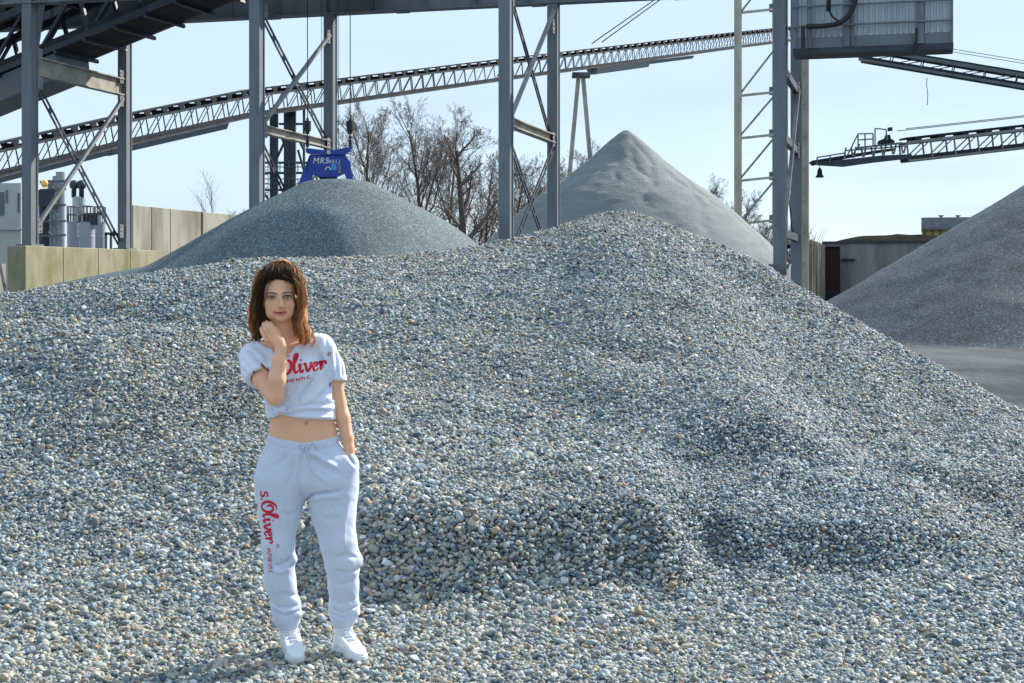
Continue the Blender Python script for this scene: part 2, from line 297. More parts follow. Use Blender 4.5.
# ragged slips and clods below the sand pile's peak
v = np.empty(len(sand.data.vertices)*3, np.float32); sand.data.vertices.foreach_get('co', v); v = v.reshape(-1, 3)
ang = np.arctan2(v[:, 1]-48, v[:, 0]-cxs); rad = np.hypot(v[:, 0]-cxs, v[:, 1]-48)
def gully(a0, r0, r1, wd, amp):
    a1 = a0+.25*fbm(rad*1.2+a0*5, rad*0, 3, 3); d = (ang-a1)*rad
    v[:, 2] += .28*amp*np.exp(-(d/wd)**2)*sstep(r0, r0+.4, rad)*(1-sstep(r1-.6, r1, rad))
for a0, r0, r1, wd, amp in ((-1.35, .5, 3.6, .14, -.16), (-1.1, .2, 2.4, .12, -.13), (-1.75, 1.0, 3.2, .12, -.1), (-.9, 1.6, 4.6, .14, -.12), (-.55, .8, 5.5, .16, -.12), (-2.2, 1.5, 4.5, .3, .08), (-1.25, 2.5, 6, .35, .12)): gully(a0, r0, r1, wd, amp)
v[:, 2] += .03*np.clip(fbm(v[:, 0]*3, v[:, 2]*6+v[:, 1]*2, 3, 44), 0, 1)*sstep(.1, .5, rad)
sand.data.vertices.foreach_set('co', v.ravel()); sand.data.update()
# ---------------------------------------------------------------- crane runway: two rows of steel trestle columns
M_steel = mat('grey blue steel paint', (.165, .195, .225), .6, .0, spec=.3, col2=(.12, .13, .13), scale=1.6, stretch=(2, 2, .6), bump=.15, bscale=30, thr=(.45, .75))
M_steel_d = mat('dark steel paint', (.045, .06, .085), .5, .2, col2=(.03, .035, .045), scale=2.5, bump=.15)
M_brace = mat('galvanised brace', (.26, .28, .30), .5, .3, col2=(.16, .15, .14), scale=3)
M_tan = mat('weathered pale steel', (.44, .43, .37), .6, .1, col2=(.28, .25, .19), scale=1.8, stretch=(1, 1, .5))
M_beam = mat('dusty sunlit beam paint', (.44, .42, .36), .7, 0, col2=(.22, .21, .18), scale=2.2, spec=.2, bump=.2)  # pale from dust, with sunlight on the cross beams put into the colour
UD = V(.26, .965, 0).normalized(); UR = V(.965, -.26, 0).normalized()     # across the runway, along the runway
A = [px(30, HZ, 35.0), px(257, HZ, 33.5), px(506, HZ, 32.0), px(780, HZ, 30.5)]
DB = 4.35
rw = empty('crane_runway', (A[0].x, A[0].y, 0), 'tall grey steel crane runway on paired columns crossing the yard behind the heaps', 'crane runway')
zf = {0: CH+(280-246)/F*35.0, 1: 1.0, 2: .6, 3: CH+(280-266)/F*30.5}
def xy(p, z): return V(p.x, p.y, z)
for k, p in enumerate(A):
    for r in (0, 1):
        q = p+UD*DB*r; m = MB(); z0 = zf[k] if not (k == 3 and r) else 1.1
        m.ibeam(xy(q, z0), xy(q, 9.2 if r == 0 else 8.28), .25, .30, .03, .20, up=UD)
        m.box(xy(q, z0+.02), .42, .5, .04, UR)
        if k in (0,) and r == 0: m.prism(xy(q+UD*.17, 6.2)-UR*.01, xy(q+UD*.17, 6.2)+UR*.01, [(0, 0), (.02, .9), (.02, 2.2), (-.5, 2.2), (-.12, .6)])
        m.build('column', M_steel, rw)
        if k in (2, 3) or (k == 1):
            pd = MB(); pd.box(xy(q, z0/2-.1), .32, .7, z0+.2, UR); pd.build('concrete_foot', None, rw)
def laced(p0, p1, gap=.13, t=.045):
    m = MB(); p0 = Vector(p0); p1 = Vector(p1); d = (p1-p0).normalized(); sd = d.cross(UR).normalized()
    for s in (-1, 1): m.bar(p0+sd*gap/2*s, p1+sd*gap/2*s, .03, t, up=sd)
    n = max(3, int((p1-p0).length/.75))
    for i in range(n+1):
        c = p0.lerp(p1, (i+.5)/(n+1)); m.bar(c-d*.07, c+d*.07, .02, gap, up=sd)
    return m
# cross beams and bracing between the two rows
def pt(k, r, z, off=0): return xy(A[k]+UD*(DB*r+off), z)
m = MB(); m.ibeam(pt(0, 0, 6.65, .15), pt(0, 1, 6.65, -.15), .2, .44, .03, .014); m.build('cross_beam', M_beam, rw)
for k in (1, 2):
    m = MB(); m.ibeam(pt(k, 0, 5.02, .15), pt(k, 1, 5.02, -.15), .2, .2, .02, .014); m.build('cross_beam', M_beam, rw)
for z in (2.6, 4.6, 6.0):
    m = MB(); m.bar(pt(3, 0, z, .15), pt(3, 1, z, -.15), .12, .16); m.build('cross_beam', M_steel_d, rw)
for (k, za, zb) in ((0, 6.4, 2.6), (1, 7.75, 5.15), (2, 8.1, 5.15), (3, 6.0, 2.6)):
    laced(pt(k, 0, za, .2)-UR*.06, pt(k, 1, zb, -.2)-UR*.06).build('brace', M_steel_d, rw)
    m = MB(); m.bar(pt(k, 0, zb if k else 2.9, .2)+UR*.06, pt(k, 1, za if k else 6.35, -.2)+UR*.06, .08, .08); m.build('brace', M_brace, rw)
for k in (1, 2):
    laced(pt(k, 0, 4.85, .2)-UR*.06, pt(k, 1, 1.7 if k == 1 else 2.2, -.2)-UR*.06).build('brace', M_steel_d, rw)
    laced(pt(k, 1, 4.85, -.2)+UR*.06, pt(k, 0, 1.7 if k == 1 else 2.2, .2)+UR*.06).build('brace', M_steel_d, rw)
for k, zs in ((0, (6.3, 6.9, 2.9)), (1, (7.7, 5.0, 2.2)), (2, (7.7, 5.0, 2.4)), (3, (6.0, 4.6))):
    for r in (0, 1):
        for z in zs:
            c_ = xy(A[k]+UD*(DB*r+(.24 if r == 0 else -.24)), z); m = MB(); m.box(c_+UR*.075, .012, .30, .34, UR)
            for i in (-1, 1):
                for j in (-1, 0, 1): m.box(c_+UR*.09+UD*(i*.08)+V(0, 0, j*.11), .02, .028, .028, UR)
            m.build('gusset_plate', M_brace, rw)
for r, zb in ((0, 8.06), (1, 8.29)):
    p = A[0]+UD*DB*r-UR*8; q = A[3]+UD*DB*r+UR*6
    m = MB(); m.ibeam(xy(p, zb+.42), xy(q, zb+.42), .36, .84, .03, .02)
    for i in range(24):
        c = xy(p, zb+.42).lerp(xy(q, zb+.42), (i+.5)/24)
        m.bar(c-V(0, 0, .38), c+V(0, 0, .38), .012, .30, up=UD)
    for i in range(9): m.box(xy(p, zb-.0).lerp(xy(q, zb-.0), (i+.5)/9), .34, .30, .05, UR)
    m.bar(xy(p, zb+.88), xy(q, zb+.88), .07, .07); m.build('runway_beam', M_steel, rw)
M_conc = mat('stained concrete', (.42, .40, .33), .9, col2=(.28, .27, .22), scale=1.2, stretch=(1, 1, .35), bump=.35, bscale=12, bdist=.02)
M_foot = mat('dark grey concrete', (.15, .16, .17), .9, col2=(.09, .10, .11), scale=3)  # darker grey concrete for the column feet
for c in rw.children:
    if c.name.startswith('concrete_foot'): c.data.materials.append(M_foot)
# blue hoist grab and its ropes, hung from a trolley between the runway beams
M_black = mat('black rubber', (.02, .022, .025), .6)
M_rope = mat('wire rope', (.05, .055, .06), .9, 0, spec=0)
gy = 35.45; gc = px(329, 280, gy); GX = UR*1.0
tr = empty('crane_trolley', (gc.x, gc.y, 9.05), 'dark crane trolley riding on the runway beams above the blue grab', 'crane trolley')
m = MB(); m.box((gc.x, gc.y, 9.2), 1.6, DB+.3, .25, UR); m.build('trolley_frame', M_steel_d, tr)
m = MB(); m.tube([(gc.x-.5, gc.y, 9.6), (gc.x+.5, gc.y, 9.6)], .3, 16); m.build('hoist_drum', M_steel_d, tr)
M_blue = mat('blue machine paint', (.008, .060, .42), .4, .0, col2=(.006, .04, .27), scale=3, spec=.5)
gr = empty('hoist_grab', (gc.x, gc.y, 3.9), 'blue hydraulic hoist grab with white letters hanging over the dark grit pile', 'grab')
def gp(x, y, d=0): return px(x, y, gy+d)
def slab(poly, d0, d1):
    m = MB(); n = len(poly); vs = [gp(x, y, d) for d in (d0, d1) for x, y in poly]
    m.add(vs, [tuple(range(n-1, -1, -1)) if False else tuple(range(n)), tuple(range(2*n-1, n-1, -1))]+[(i, i+n, (i+1) % n+n, (i+1) % n) for i in range(n)]); return m
slab([(305.5, 147.8), (326, 150.2), (329.5, 149.5), (333, 150.2), (351, 146.6), (350.5, 151.5), (345, 155), (311, 154.5), (306, 153)], -.36, .36).build('top_beam', M_blue, gr, bevel=.015)
slab([(309.5, 154.6), (346, 154.9), (351, 162.5), (350, 170), (344, 174), (337, 177.5), (321, 177.5), (313, 174.8), (303, 176), (306.5, 163)], -.30, .30).build('grab_body', M_blue, gr, bevel=.02)
slab([(310.2, 154.8), (305.5, 172), (313.5, 175.2), (311.5, 180), (306, 190), (296, 190), (303, 171)], -.34, -.06).build('claw', M_blue, gr, bevel=.012)
slab([(310.2, 155.8), (305.5, 173), (313.5, 175.2), (311.5, 180), (306, 190), (296, 190), (303, 172)], .06, .34).build('claw', M_blue, gr, bevel=.012)
slab([(346, 165), (350, 163), (353, 177), (357, 190), (349.5, 190), (344.5, 173)], -.34, -.06).build('claw', M_blue, gr, bevel=.012)
slab([(346, 165), (350, 163), (353, 177), (357, 190), (349.5, 190), (344.5, 173)], .06, .34).build('claw', M_blue, gr, bevel=.012)
slab([(318, 176), (338, 176), (334, 184), (322, 184)], -.2, .2).build('hydraulic_ram', M_black, gr)
m = MB(); c = gp(328.8, 152.4, -.365); m.tube([c, c-V(0, .03, 0)], .05, 14); m.tube([c, c-V(0, .045, 0)], .022, 10); m.build('pin', mat('pin steel', (.5, .52, .55), .35, .8), gr)
M_white = mat('white print', (.75, .78, .80), .6, var=.05); M_lb = mat('light blue sticker', (.05, .35, .80), .5, var=.1); M_gs = mat('grey plate', (.22, .22, .25), .5); M_pk = mat('violet sticker', (.35, .25, .55), .5)
def text(body, loc, size, m, parent, name='lettering', xd=V(1, 0, 0), yd=V(0, 0, 1), shear=0, ext=.002, off=0):
    cu = bpy.data.curves.new(name, 'FONT'); cu.body = body; cu.size = size; cu.shear = shear; cu.extrude = ext; cu.offset = off
    t = bpy.data.objects.new('tmp', cu); COL.objects.link(t); dg = bpy.context.evaluated_depsgraph_get(); me = bpy.data.meshes.new_from_object(t.evaluated_get(dg)); bpy.data.objects.remove(t)
    zd = xd.cross(yd); M = Matrix((xd, yd, zd)).transposed().to_4x4(); M.translation = loc; me.transform(M); me.name = name
    me.materials.clear(); return link(name, me, m, parent)
WID = {'M': .86, 'R': .68, 'S': .62, '8': .62, '1': .66}
def word(body, loc, size, m, parent, **k):
    x = 0
    for ch in body: text(ch, loc+V(x, 0, 0), size, m, parent, name='letter', **k); x += WID[ch]*size
word('MRS', gp(312.8, 163.3, -.305), .185, M_white, gr, shear=.15, off=.003)
word('8811', gp(328.8, 163.0, -.305), .115, M_white, gr)
m = MB(); c = gp(328, 169.3, -.305)
m.tube([c+V(math.cos(t)*.055, 0, math.sin(t)*.05) for t in np.linspace(-.3, 3.4, 10)], .016, 6); m.build('emblem', M_white, gr)
slab([(331.5, 163.5), (336.5, 163.5), (336.5, 170), (331.5, 170)], -.306, -.300).build('sticker', M_lb, gr)
slab([(338, 165), (341, 165), (341, 173), (338, 173)], -.306, -.300).build('sticker', M_gs, gr)
slab([(337.5, 162.3), (340, 162.3), (340, 164.4), (337.5, 164.4)], -.306, -.300).build('sticker', M_pk, gr)
for (xr, y0) in ((307.5, 148.5), (350.2, 147.5)):
    m = MB(); c = gp(xr, y0); m.tube([c, V(c.x, c.y, 9.1)], .011, 6); m.build('hoist_rope', M_rope, gr)
    m = MB()
    for (ya, yb, r) in ((118, 121, .03), (121, 131, .085), (131, 134, .05), (136, 139, .035), (140, 147, .04)): m.tube([gp(xr, ya), gp(xr, yb)], r, 10)
    m.build('rope_coupling', M_black, gr)
for (xr, y0) in ((321.5, 149), (338.5, 149)):
    m = MB(); c = gp(xr, y0, .1); m.tube([c, V(c.x, c.y, 9.1)], .007, 5); m.build('hoist_rope', M_rope, gr)
# ---------------------------------------------------------------- machine cabin on the runway's right end
M_clad = mat('pale blue corrugated sheet', (.42, .48, .52), .5, .0, col2=(.30, .35, .39), scale=.9, stretch=(1, 1, .3))
cb0 = A[3]+UR*.28; zc = 6.14; W = 3.08
cab = empty('machine_cabin', xy(cb0, zc), 'pale blue corrugated steel machine cabin hanging beside the right runway column', 'cabin')
def cpt(s, z, d=0): return xy(cb0+UR*s-UD*.15+UD*d, z)
def corr(p0, p1, z0, z1, nrm, pitch=.115):
    n = int((p1-p0).length/pitch); m = MB(); d = (p1-p0).normalized(); pts = []
    for i in range(n):
        for (u, dd) in ((0, 0), (.40, 0), (.52, .025), (.88, .025)): pts.append(p0+d*(i+u)*pitch+nrm*dd)
    pts.append(p1); vs = [V(p.x, p.y, z) for z in (z0, z1) for p in pts]; k = len(pts)
    back = [V(p.x, p.y, z)-nrm*.02 for z in (z0, z1) for p in pts]
    m.add(vs, [(i, i+1, k+i+1, k+i) for i in range(k-1)]); m.add(back, [(i, k+i, k+i+1, i+1) for i in range(k-1)]); return m
segs = [(.05, 1.02), (1.1, 2.44), (2.5, 3.06)]
for s0, s1 in segs:
    corr(cpt(s0, 0), cpt(s1, 0), zc+.38, 9.4, -UD).build('wall_sheet', M_clad, cab)
corr(cpt(3.06, 0), cpt(3.06, 0, .65), zc+.2, 9.4, UR).build('wall_sheet', M_clad, cab)
corr(cpt(.05, 0, .65), cpt(.05, 0), zc+.2, 9.4, -UR).build('wall_sheet', M_clad, cab)
m = MB(); m.box(cpt(1.55, zc+.09, .32), 3.1, .75, .12, UR); m.build('floor_frame', M_steel_d, cab)
m = MB(); m.box(cpt(1.55, 9.45, .35), 3.3, .95, .1, UR); m.build('roof', M_clad, cab)
m = MB(); m.box(cpt(1.55, zc+.26, -.02), 3.06, .06, .22, UR); m.build('kick_plate', M_steel, cab)
for s, wd, pr_ in ((.02, .09, .06), (1.06, .10, .1), (1.18, .05, .08), (.34, .06, .08), (2.47, .15, .12), (3.07, .05, .06)):
    m = MB(); m.box(cpt(s, zc+1.7, -.05), wd, pr_, 3.1, UR); m.build('post', M_steel, cab)
for z in (6.72, 7.12):
    m = MB(); m.tube([cpt(0, z, -.13), cpt(3.08, z, -.13)], .022, 8); m.build('rail', M_steel, cab)
def bez(pts, n=24):
    P = [Vector(p) for p in pts]; P = [P[0]*2-P[1]]+P+[P[-1]*2-P[-2]]; o = []
    for i in range(1, len(P)-2):
        for k in range(n):
            t = k/n; a, b, c, d = P[i-1:i+3]; o.append(.5*((2*b)+(c-a)*t+(2*a-5*b+4*c-d)*t*t+(3*b-a-3*c+d)*t**3))
    return o+[P[-2]]
m = MB(); m.tube(bez([px(853, -20, 29.7), px(855, -2, 29.7), px(851, 12, 29.7), px(841, 22, 29.7), px(828, 25.5, 29.8), px(806, 26.5, 29.9)], 8), .05, 10); m.build('hose', M_black, cab, True)
m = MB(); m.tube(bez([px(829, -10, 29.7), px(829, 8, 29.7), px(833, 17, 29.7), px(840, 22, 29.7)], 6), .02, 6); m.tube([px(829, -10, 29.7), px(828.5, 11, 29.7)], .045, 8); m.build('cable', M_black, cab, True)
m = MB(); m.bar(px(803, 26, 29.9), px(803, 48, 29.9), .07, .07); m.build('bracket', M_black, cab)
m = MB(); m.bar(px(916.5, 28, 29.55), px(916.5, 43, 29.55), .035, .04); m.bar(px(915.5, 42, 29.55), px(914.5, 53, 29.55), .07, .05); m.build('bracket', M_black, cab)
# ---------------------------------------------------------------- conveyors
M_cv = mat('conveyor steel', (.14, .165, .18), .55, .2, col2=(.09, .10, .10), scale=1.2)
M_cvd = mat('conveyor belt', (.018, .021, .026), .8, spec=.2, col2=(.04, .045, .05), scale=2)
M_cvk = mat('aged dark conveyor steel', (.085, .10, .115), .75, .0, spec=.15, col2=(.035, .038, .04), scale=1.5)
M_cvl = mat('light conveyor lattice', (.26, .27, .26), .6, 0, col2=(.16, .155, .13), scale=1.5)
M_pan = mat('belly pan', (.17, .21, .25), .6, .1, col2=(.2, .21, .22), scale=1)
def conveyor(name, label, P, bay, ht, wd, handrail=.0, pans=(), idlers=True, deck=.25, mt=None, nodia=False, ch=.10, post=.05):
    """truss conveyor along the polyline P of lower chord points"""
    mt = mt or M_cv
    root = empty(name, P[0], label, 'conveyor'); P = [Vector(p) for p in P]
    for i in range(len(P)-1):
        a, b = P[i], P[i+1]; d = (b-a).normalized(); sd = d.cross(V(0, 0, 1)).normalized(); up = sd.cross(d).normalized(); Ln = (b-a).length
        n = max(1, round(Ln/bay)); st = Ln/n
        for s in (-1, 1):
            o = sd*wd/2*s
            m = MB(); m.bar(a+o, b+o, ch, ch); m.build('lower_chord', mt, root)
            m = MB(); m.bar(a+o+up*ht, b+o+up*ht, ch*1.1, ch*1.4); m.build('upper_chord', mt, root)
            mp_ = MB(); mp_.bar(V(0, 0, 0), up*ht, post, post, up=d); mep = None
            for k in range(n+1):
                if k == n and i < len(P)-2: continue
                if mep is None: ob = mp_.build('post', mt, root); ob.location = a+o+d*st*k-root.location*0; mep = ob.data; ob.matrix_parent_inverse = root.matrix_basis.inverted()
                else: ob = link('post', mep, mt, root); ob.location = a+o+d*st*k
            if not nodia:
                md_ = MB(); md_.bar(V(0, 0, 0), up*ht+d*st, post*.8, post*.8, up=sd); med = None
                for k in range(n):
                    if med is None: ob = md_.build('diagonal', mt, root); med = ob.data
                    else: ob = link('diagonal', med, mt, root)
                    ob.location = a+o+d*st*k
            if handrail:
                m = MB(); m.tube([a+o*1.15+up*(ht+handrail), b+o*1.15+up*(ht+handrail)], .02, 5); m.build('handrail', mt, root)
        m = MB(); m.bar(a+up*(ht+deck+.05), b+up*(ht+deck+.05), wd*.92, .07); m.build('belt', M_cvd, root)
        m = MB(); m.bar(a+up*(ch/2+.07), b+up*(ch/2+.07), wd*1.06, .16); m.build('return_belt', M_cvd, root)
        if idlers:
            mi = MB(); c = up*(ht+.08); mi.bar(c-sd*wd/2-V(0,0,.02), c+sd*wd/2-V(0,0,.02), .12, .08, up=up); mi.bar(c-d*.1-sd*wd*.45, c-d*.1+sd*wd*.45, .08, deck, up=up)
            for s in (-1, 1): mi.prism(c+sd*(wd/2*s)-sd*.03, c+sd*(wd/2*s)+sd*.03, [(-st*.10, -.05), (st*.10, -.05), (st*.20, deck), (-st*.20, deck)], up=up)
            mei = None
            for k in range(n):
                if mei is None: ob = mi.build('idler', M_cvd, root); mei = ob.data
                else: ob = link('idler', mei, M_cvd, root)
                ob.location = a+d*st*(k+.5)
    for (p, q, w_, h_) in pans:
        p = Vector(p); q = Vector(q); m = MB(); d = (q-p).normalized(); up = d.cross(V(0, 0, 1)).normalized().cross(d)
        m.prism(p-up*0, q, [(-w_/2, 0), (w_/2, 0), (w_/2*.55, -h_), (-w_/2*.55, -h_)]); m.build('belly_pan', M_pan, root)
    return root
def lineY(x): u = (x-512)/F; return 62.4/(.618-u)
def LP(x, y): return px(x, y, lineY(x))
P = [LP(-60, 190.5), LP(120, 145.5), LP(250, 116.5), LP(500, 80.5), LP(740, 47.5), LP(800, 40)]
conveyor('long_conveyor', 'long pale truss conveyor climbing from lower left to the cabin behind the columns', P, 1.2, 1.05, .75, mt=M_cvk, deck=.28, ch=.085, post=.045,
         pans=[(LP(-60, 191), LP(104, 150), 1.0, .26), (LP(105, 149.8), LP(222, 123.5), 1.0, .30), (LP(592, 68.5), LP(645, 61.5), 1.0, .45), (LP(645, 61.5), LP(690, 55.8), .8, .25)])
# conveyor gallery through the runway, upper left
P = [px(-90, 120, 39.6), px(270, -29, 36.0)]
gal = conveyor('gallery_conveyor', 'large dark conveyor gallery rising through the trestle at the upper left corner', P, 1.5, 1.25, 1.5, mt=M_steel_d, deck=.3, idlers=True, handrail=.9, ch=.14, post=.09)
a, b = Vector(P[0]), Vector(P[1]); d = (b-a).normalized(); sd = d.cross(V(0, 0, 1)).normalized(); up = sd.cross(d)
for t0 in np.arange(0, .96, .08):
    p0 = a.lerp(b, t0)-up*.06; p1 = a.lerp(b, t0+.075)-up*.06; m = MB(); m.bar(p0, p1, 1.42, .03); m.build('floor_plate', M_cvd, gal)
    m = MB(); m.bar(p0-up*.06-sd*.95, p0-up*.06+sd*.85, .07, .09, up=up); m.build('bearer', M_steel_d, gal)
m = MB(); m.prism(a-up*.1, a.lerp(b, .47)-up*.1, [(-.72, 0), (.72, 0), (.55, -.55), (-.55, -.55)]); m.build('belly_pan', M_pan, gal)
m = MB(); m.bar(a+up*2.3-sd*.1, a.lerp(b, .9)+up*2.3-sd*.1, 1.2, .12); m.build('cover', M_steel_d, gal)
# support trestle of the long conveyor
def leg_pair(xt, yt, xa, ya, xb, yb, Y, label):
    r = empty('conveyor_support', px((xa+xb)/2, HZ+CH*F/Y, Y), label, 'conveyor support')
    top = px(xt, yt, Y); k = (HZ+CH*F/Y-yt)
    for (x, y) in ((xa, ya), (xb, yb)):
        xf = xt+(x-xt)*k/(y-yt); m = MB(); m.bar(top+V((x-xt)*.006*3, 0, 0), px(xf, HZ+CH*F/Y, Y), .30, .32, up=(0, 1, 0)); m.build('leg', M_tan, r)
    m = MB(); m.box(top+V(0, 0, .05), 1.3, 1.2, .3); m.build('head_beam', M_cv, r); return r
leg_pair(581, 76, 571, 174, 589, 160, lineY(580)+.2, 'slim A-shaped concrete support legs under the long conveyor beside the sand peak')
# guy ropes and mast
my = lineY(790); ms = empty('guy_mast', px(786, HZ+CH*F/my, my), 'mast at the upper right end of the long conveyor with two guy ropes', 'mast')
m = MB(); m.bar(px(786, HZ+CH*F/my, my), px(786, -95, my), .35, .35, up=(0, 1, 0)); m.build('pole', M_tan, ms)
for xa, ya in ((592, 43.5), (602, 42)):
    m = MB(); m.tube([LP(xa, ya), px(786, -92+xa*.0, my)], .045, 5); m.build('guy_rope', M_rope, ms)
# stair tower behind the grab
ty = lineY(287)+1.5; tw = empty('stair_tower', px(287, HZ+CH*F/ty, ty), 'dark steel stair tower with railed platforms carrying the conveyor behind the left trestle', 'stair tower')
def tp(x, y, d=0): return px(x, y, ty+d)
for (x, wd) in ((274, .5), (287, .38), (293, .38), (304, .16)):
    for d in ((-.7, .9) if x != 304 else (0,)):
        m = MB(); m.bar(tp(x, HZ+CH*F/ty, d), tp(x, 108, d), wd*.8, wd, up=(0, 1, 0)); m.build('leg', M_steel_d if x != 304 else M_cv, tw)
for y in (124, 163, 173, 190):
    m = MB(); m.bar(tp(262 if y > 130 else 279, y), tp(308, y), .1 if y == 124 else .22, .12 if y != 163 else .08); m.build('platform', M_cv, tw)
    if y in (173, 190):
        for yy in (y-6, y-11):
            m = MB(); m.tube([tp(262, yy, -1), tp(308, yy, -1)], .03, 5); m.build('rail', M_cv, tw)
        for x in range(262, 310, 9):
            m = MB(); m.tube([tp(x, y, -1), tp(x, y-11, -1)], .03, 5); m.build('rail_post', M_cv, tw)
for (x0, y0, x1, y1) in ((298, 150, 309, 188), (276, 126, 292, 160), (292, 126, 276, 160), (262, 190, 285, 224), (296, 135, 304, 150)):
    m = MB(); m.bar(tp(x0, y0, -.8), tp(x1, y1, -.8), .12, .14, up=(0, 1, 0)); m.build('brace', M_steel_d, tw)
m = MB()
for i in range(18): m.tube([tp(264, 170+i*4.5, -1.2), tp(268, 170+i*4.5, -1.2)], .02, 4)
for x in (264, 268): m.tube([tp(x, 160, -1.2), tp(x, 250, -1.2)], .025, 4)
m.build('ladder', M_cv, tw)
# pale lattice tower left of the right column
ly = 55.0; lt = empty('lattice_tower', px(760, HZ+CH*F/ly, ly), 'tall pale lattice tower just left of the right runway column', 'lattice tower')
def lp(x, y, d=0): return px(x, y, ly+d)
gb = HZ+CH*F/ly
for (x, d, wd) in ((738, 0, .23), (776, .3, .23)):
    m = MB(); m.ibeam(lp(x, gb, d), lp(x, -60, d), .25, .25, .03, .02, up=(.3, 1, 0)); m.build('leg', M_tan, lt)
for y in (-30, 13, 96, 138.5, 181, 224):
    m = MB(); m.bar(lp(738, y), lp(776, y-4 if y < 230 else y), .07, .09); m.build('strut', M_tan, lt)
    m = MB(); m.box(lp(774, y-5), .35, .06, .3); m.build('gusset', M_cv, lt)
for (y0, y1) in ((94, 50), (136, 96), (179, 138), (222, 181), (262, 224), (13, -30)):
    m = MB(); m.bar(lp(740, y0), lp(774, y1), .07, .09, up=(0, 1, 0)); m.build('diagonal', M_brace, lt)
# ladder and pale column right of it
pc = empty('ladder_column', px(805, HZ+CH*F/40, 40), 'slim pale steel column with a caged yellow ladder right of the runway column', 'column')
m = MB(); m.ibeam(px(805, HZ+CH*F/40, 40), px(805, 20, 40), .19, .2, .02, .014, up=(.3, 1, 0)); m.build('post', M_tan, pc)
M_yel = mat('faded yellow paint', (.42, .38, .22), .6, col2=(.3, .27, .18))
for x in (797.5, 801.5):
    m = MB(); m.tube([px(x, 285, 39.6), px(x, 58, 39.6)], .018, 6); m.build('ladder_rail', M_yel, pc)
m = MB()
for i in range(34): m.tube([px(797.5, 282-i*6.6, 39.6), px(801.5, 282-i*6.6, 39.6)], .012, 4)
m.build('rungs', M_yel, pc)
for i in range(7):
    y = 72+i*32; m = MB(); m.bar(px(798, y, 39.55), px(805, y-1, 39.9), .03, .04); m.build('bracket', M_yel, pc)
# right-hand conveyors
P = [px(860, 60.5, 84), px(1080, 97.5, 80)]
c2 = conveyor('upper_conveyor', 'dark railed conveyor descending to the right from behind the cabin', P, 1.6, .62, 1.0, handrail=.75, mt=M_cv, deck=.12, ch=.14, post=.06)
m = MB(); m.tube([px(927, 78, 83), px(926.6, 84, 83), px(927.8, 95, 83), px(927.2, 105, 83)], .025, 4); m.build('loose_rope', M_rope, c2)
by = 60
P = [px(905, 161.5, by), px(1090, 140.5, by+1)]
c3 = conveyor('boom_conveyor', 'boom conveyor with railed tip and a hanging bell lamp at the right', P, .95, .72, .8, handrail=.55, deck=.13, mt=M_cvl, ch=.08, post=.055)
def bp_(x, y, d=0): return px(x, y, by+d)
def bpart(name, m_, poly, d0, d1):
    m = MB(); n = len(poly); m.add([bp_(x, y, d) for d in (d0, d1) for x, y in poly], [tuple(range(n)), tuple(range(2*n-1, n-1, -1))]+[(i, i+n, (i+1) % n+n, (i+1) % n) for i in range(n)]); return m.build(name, m_, c3)
bpart('tip_frame', M_steel_d, [(812, 163.8), (818, 162.4), (844, 159.5), (880, 155.5), (912, 154), (912, 158.5), (872, 163), (843, 167), (818, 165.5)], -.45, .45)
bpart('tip_belt', M_cvd, [(808.5, 163), (812, 160.5), (850, 154.3), (880, 149.8), (895, 148), (895, 150.5), (850, 158), (812, 166)], -.4, .4)
bpart('drive_unit', M_cvd, [(877, 144.5), (878, 141), (884, 138.5), (885, 135), (890, 134.5), (891, 138.5), (895, 141), (894, 144)], -.25, .25)
for k in range(13):
    x_ = 846+k*5; m = MB(); m.bar(bp_(x_, 147.5-(x_-846)*.06, -.4), bp_(x_-2+4*(k % 2), 158.5-(x_-846)*.09, -.4), .06, .06, up=(0, 1, 0)); m.build('diagonal', M_cvl, c3)
bpart('side_beam', M_cvl, [(846, 149.8), (908, 145.3), (908, 146.6), (846, 151.3)], -.42, .42)
bpart('motor', M_cvd, [(887.5, 127.5), (892.5, 127), (892.5, 131), (887.5, 131.5)], -.15, .15)
bpart('walkway', M_cv, [(856, 147), (902, 142), (902, 144), (857, 149)], -.7, -.4)
for (x0, y0, x1, y1) in ((817, 157.5, 845, 153), (858, 134, 873, 133.5), (859, 140, 873, 139), (875, 128.5, 886, 129.5)):
    m = MB(); m.tube([bp_(x0, y0, -.6), bp_(x1, y1, -.6)], .03, 5); m.build('handrail', M_cv, c3)
for (x0, y0, x1, y1) in ((817, 164, 817, 157.5), (830, 162, 830, 155.5), (845, 159, 845, 153), (858, 147, 858, 134), (865, 146, 865, 134), (873, 145, 873, 133.5), (875, 146, 875, 128.5), (847, 156, 858, 134), (852, 156, 860, 144), (886, 129, 887, 140)):
    m = MB(); m.tube([bp_(x0, y0, -.6), bp_(x1, y1, -.6)], .03, 5); m.build('rail_post', M_cv, c3)
bl = empty('bell_lamp', bp_(819.5, 178), 'small dark bell shaped lamp hanging from the conveyor boom tip', 'lamp')
m = MB(); c = bp_(819.7, 177.5); m.lathe(c, [(.16, 0), (.17, .03), (.11, .12), (.09, .3), (.05, .36), (.02, .4)], 16); m.build('bell', M_cvd, bl, True)
m = MB(); m.tube([c+V(0, 0, .38), bp_(819.7, 165.6)], .015, 5); m.build('chain', M_rope, bl)
